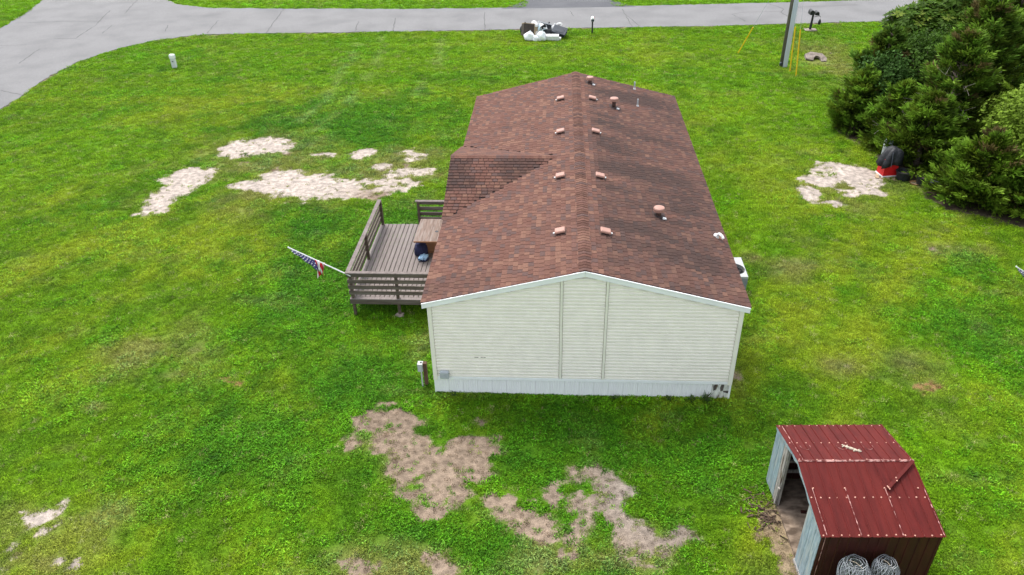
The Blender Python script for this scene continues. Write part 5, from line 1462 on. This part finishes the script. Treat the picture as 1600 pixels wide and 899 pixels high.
def cedar(x, y, H, Rr, seed, label, tone=(.062, .118, .014), nb=230, K=95, lean=(0, 0), dead=0, bushy=1.5):
    rg = np.random.default_rng(seed)
    t = thing('cedar_tree', label, 'tree', (x, y, gz(x, y)), 0, 'cedars and shrubs massed on the right')
    nb = int(nb*.72); K = int(K*1.7); bushy = 2.3
    u = rg.random(nb)**.85
    z = H*(.04+.96*u); rad = Rr*np.clip(1-u**bushy, .03, 1)**.62
    ang = rg.uniform(0, 2*np.pi, nb)
    lump = .76 + .40*np.sin(ang*3+seed)*np.sin(u*9+seed*2) + rg.normal(0, .15, nb)
    rad = rad*np.clip(lump, .45, 1.25)
    tip = np.stack([rad*np.cos(ang)+lean[0]*u, rad*np.sin(ang)+lean[1]*u, z + rg.normal(0, .12, nb)], 1)
    root = np.stack([lean[0]*u, lean[1]*u, np.maximum(z - rad*.55, .1)], 1)
    bd = unit(tip-root)
    s = rg.random((nb, K))**.6*.75+.30
    lat = unit(np.cross(bd, np.array([0, 0, 1.0])) + 1e-6)
    bl = np.linalg.norm(tip-root, axis=1)
    la = rg.normal(0, 1, (nb, K))*(.10+.50*np.clip(1.1-s, 0, 1))*np.clip(bl, .5, 1.2)[:, None]*.62
    ve = rg.normal(0, .06, (nb, K))
    P = root[:, None]+(tip-root)[:, None]*s[..., None] + lat[:, None]*la[..., None]
    P[..., 2] += ve - .10*np.abs(la)
    D = bd[:, None]*.85 + lat[:, None]*(np.sign(la)*.55)[..., None] + rg.normal(0, .33, (nb, K, 3)); D[..., 2] += .22
    P = P.reshape(-1, 3); D = unit(D.reshape(-1, 3)); N_ = unit(rg.normal(0, 1, P.shape)+np.array([0, 0, .6]))
    P[:, 2] = np.maximum(P[:, 2], .06)
    n = len(P); L_ = rg.uniform(.14, .34, n); W_ = rg.uniform(.04, .085, n)
    bt = np.repeat(rg.normal(1.25, .30, nb).clip(.6, 2.1), K)[:, None]
    hue = np.repeat(rg.random(nb)**2, K)[:, None]
    sun_tip = (s.reshape(-1)[:, None] > .90)*1.3  # sunlit bough ends painted into the colour, lighter than the inner sprigs
    col = np.array(tone)*np.array([.66, .66, .5])*bt*(1+sun_tip)*rg.normal(1, .14, (n, 1)).clip(.6, 1.5) + hue*np.array([.050, .042, .002])
    brown = (np.repeat(rg.random(nb) < .02, K))[:, None]
    col = np.where(brown, np.array([.095, .075, .026])*bt, col)
    leaf_mesh('crown', P, D, N_, L_, W_, col.clip(.004, .4), M_['foliage'], t)
    idx = rg.choice(nb, 26, replace=False)
    trunk(t, H, .06+.02*H, seed, [(tuple(root[i]), tuple(root[i]+(tip[i]-root[i])*.85)) for i in idx], lean)
    if dead:
        mb = MB(); rr = random.Random(seed)
        for k in range(dead):
            i = idx[k % 26]; a = -math.pi/2 - .5 + rr.uniform(-.9, .7); uu = rr.uniform(.3, .7); r1 = Rr*(1-uu**bushy)**.62
            p0 = Vector((lean[0]*uu, lean[1]*uu, H*uu-.2)); p1 = Vector((r1*1.02*math.cos(a), r1*1.02*math.sin(a), H*uu+.1)); 
            for q in range(3):
                e_ = p1 + Vector((rr.uniform(-.5, .5), rr.uniform(-.3, .3), rr.uniform(-.2, .45))); mm = (p0*.3+p1*.7) + Vector((0, 0, .08))
                mb.path([p0, mm, e_], [.02, .013, .005], 4)
        mb.build('dead_branch', M_['twig'], t)
    return t
def broadleaf(x, y, H, Rr, seed, label, tone=(.050, .104, .008), nr=520):
    rg = np.random.default_rng(seed)
    t = thing('broadleaf_tree', label, 'tree', (x, y, gz(x, y)), 0, 'cedars and shrubs massed on the right')
    v = unit(rg.normal(0, 1, (nr, 3))); v[:, 2] = np.where(v[:, 2] < -.5, -v[:, 2], v[:, 2])
    q = rg.uniform(.55, 1.0, nr)**.6*(1+.16*np.sin(v[:, 0]*6+seed)*np.sin(v[:, 2]*7))
    C_ = v*np.array([Rr, Rr*.9, H*.40])*q[:, None] + np.array([0, 0, H*.60])
    C_[:, 2] = np.maximum(C_[:, 2], .3)
    k = 10
    a = np.arange(k)*2*np.pi/k + rg.uniform(0, 6.28, (nr, 1))
    ax = unit(v*.8+np.array([0, 0, .8])+rg.normal(0, .25, (nr, 3)))
    e1 = unit(np.cross(ax, np.array([.3, .2, 1.0]))); e2 = np.cross(ax, e1)
    D = e1[:, None]*np.cos(a)[..., None] + e2[:, None]*np.sin(a)[..., None] + ax[:, None]*rg.uniform(-.25, .35, (nr, k, 1))
    P = C_[:, None] + D*.03
    N_ = np.repeat(ax[:, None], k, 1) + rg.normal(0, .2, (nr, k, 3))
    P = P.reshape(-1, 3); D = unit(D.reshape(-1, 3)); N_ = unit(N_.reshape(-1, 3)); n = len(P)
    bt = np.repeat(rg.normal(1, .22, nr).clip(.5, 1.6), k)[:, None]
    yl = np.repeat(rg.random(nr) < .16, k)[:, None]
    col = np.array(tone)*bt*rg.normal(1, .12, (n, 1)); col = np.where(yl, np.array([.12, .17, .02])*bt, col)
    leaf_mesh('crown', P, D, N_, rg.uniform(.24, .42, n), rg.uniform(.10, .17, n), col.clip(.004, .4), M_['foliage'], t, fold=-.12)
    idx = rg.choice(nr, 40, replace=False)
    trunk(t, H*.62, .06+.022*H, seed, [((0, 0, H*.28+.1*(i % 4)), tuple(C_[i])) for i in idx])
    return t
def vine(x, y, H, Rr, seed, label, tone=(.150, .235, .022), n=12000):
    rg = np.random.default_rng(seed)
    t = thing('vine_shrub', label, 'shrub', (x, y, gz(x, y)), 0, 'cedars and shrubs massed on the right')
    v = unit(rg.normal(0, 1, (n, 3)))
    th = np.arctan2(v[:, 1], v[:, 0])
    q = rg.uniform(.62, 1.02, n)*(1+.18*np.sin(3*th+seed)*np.sin(v[:, 2]*6)+.09*np.sin(7*th+v[:, 2]*11))
    P = v*np.array([Rr, Rr, H*.5])*q[:, None] + np.array([0, 0, H*.5]); P[:, 2] = np.maximum(P[:, 2], .05)
    D = unit(v*.3+rg.normal(0, .6, (n, 3))+np.array([0, 0, -.25])); N_ = unit(v*.7+np.array([0, 0, .6])+rg.normal(0, .35, (n, 3)))
    cl = fbm(th*3+seed, v[:, 2]*4+5, seed, 3)[:, None]
    col = np.array(tone)*(.6+.8*cl)*rg.normal(1, .18, (n, 1)).clip(.5, 1.6)
    leaf_mesh('leaves', P, D, N_, rg.uniform(.11, .20, n), rg.uniform(.08, .14, n), col.clip(.004, .5), M_['foliage'], t, fold=-.08)
    st_ = MB(); rr = random.Random(seed)
    for k in range(14):
        a = rr.uniform(0, 6.28); r_ = Rr*rr.uniform(.3, .85); st_.path([(0, 0, 0), (r_*.4*math.cos(a), r_*.4*math.sin(a), H*.4), (r_*math.cos(a), r_*math.sin(a), H*rr.uniform(.5, .85))], [.05, .03, .012], 5)
    st_.build('stems', M_['bark'], t)
    return t
cedar(13.95, 20.3, 2.7, 1.45, 1, 'low bushy cedar at the far left edge of the clump, reaching out onto the lawn', nb=190)
cedar(15.35, 22.3, 4.2, 1.75, 2, 'dark cedar standing between the low left cedar and the broad leaved tree', (.050, .100, .016), nb=230)
broadleaf(18.5, 25.8, 4.7, 2.35, 3, 'broad leaved tree with drooping leaf rosettes at the clump corner nearest the road')
cedar(14.75, 18.1, 2.9, 1.35, 4, 'small cedar just behind the grey gas cylinder', nb=170, dead=3)
cedar(15.1, 15.85, 3.1, 1.65, 5, 'leafy cedar overhanging the black tarp and red tub', (.066, .122, .014), nb=210)
cedar(16.7, 17.6, 5.2, 2.0, 6, 'tall cedar with grey dead twigs right behind the tub cedar', (.054, .106, .014), nb=280, dead=9)
vine(18.45, 13.9, 4.5, 1.75, 7, 'bright light green leafy vine covered shrub at the right edge')
cedar(16.35, 12.6, 2.5, 1.75, 8, 'spreading cedar at the front of the clump above the black storage box', (.064, .120, .013), nb=250)
cedar(17.9, 11.6, 2.3, 1.6, 9, 'low cedar in the right front corner of the clump, cut by the right edge', (.060, .112, .013), nb=210)
vine(14.95, 20.9, 3.5, 1.35, 21, 'dark blue green leafy shrub filling the gap behind the low left cedar', (.042, .098, .016), 9000)
vine(17.1, 21.6, 4.4, 1.7, 22, 'dark rounded leafy shrub in the middle of the clump left of the dead twig cedar', (.044, .095, .010), 10000)
broadleaf(20.9, 25.6, 6.2, 2.2, 23, 'taller rosette leaved tree behind the clump, left of the tallest cedar')
cedar(20.2, 11.8, 3.4, 1.9, 10, 'cedar just outside the right edge beyond the bright vine', nb=180)
cedar(18.9, 20.4, 6.2, 2.1, 11, 'tall cedar with dead twigs in the middle of the clump', (.052, .102, .014), nb=290, dead=10)
cedar(21.4, 17.4, 6.2, 2.4, 12, 'tall cedar above the bright vine at the right edge', (.058, .108, .014), nb=290, dead=4)
cedar(21.6, 23.4, 6.8, 2.4, 13, 'tallest cedar in the upper right corner of the photo', (.062, .114, .013), nb=290)
cedar(20.3, 28.2, 5.6, 2.0, 14, 'yellowish green cedar behind the broad leaved tree next to the road', (.072, .124, .014), nb=240)
cedar(24.2, 28.0, 6.4, 2.3, 15, 'far cedar at the upper right edge by the road', nb=240)

# weeds along the foot of the skirting
def weed(x, y, h, label, seed):
    rg = np.random.default_rng(seed); n = 44
    t = thing('weed_plant', label, 'weed', (x, y, 0), 0, 'weeds growing along the skirting')
    a = rg.uniform(0, 6.28, n); D = unit(np.stack([np.cos(a), np.sin(a)-.3, rg.uniform(.1, 1.1, n)], 1)); P = np.stack([rg.normal(0, .05, n), rg.normal(0, .04, n), rg.uniform(.02, h*.6, n)], 1)
    leaf_mesh('leaves', P, D, unit(np.array([0, 0, 1.0])+rg.normal(0, .3, (n, 3))), rg.uniform(.08, h*.9, n), rg.uniform(.025, .05, n), np.array([.05, .105, .02])*rg.normal(1, .2, (n, 1)), M_['foliage'], t)
    mb = MB()
    for k in range(5): mb.tube((0, 0, 0), (rg.normal(0, .06), rg.normal(0, .05), h), .006, .003, 4)
    mb.build('stem', M_['bark'], t)
weed(3.45, -.16, .34, 'tallest weed by the skirting, left of the cracked panel', 1)
weed(3.05, -.13, .17, 'small weed against the skirting right of centre', 2)
weed(2.45, -.12, .15, 'tiny weed tuft against the white skirting under the right wall', 3)
weed(.95, -.12, .12, 'tiny weed tuft against the skirting below the middle wall strip', 4)
weed(-3.55, -.11, .12, 'tiny weed tuft at the left skirting corner below the cable box', 5)
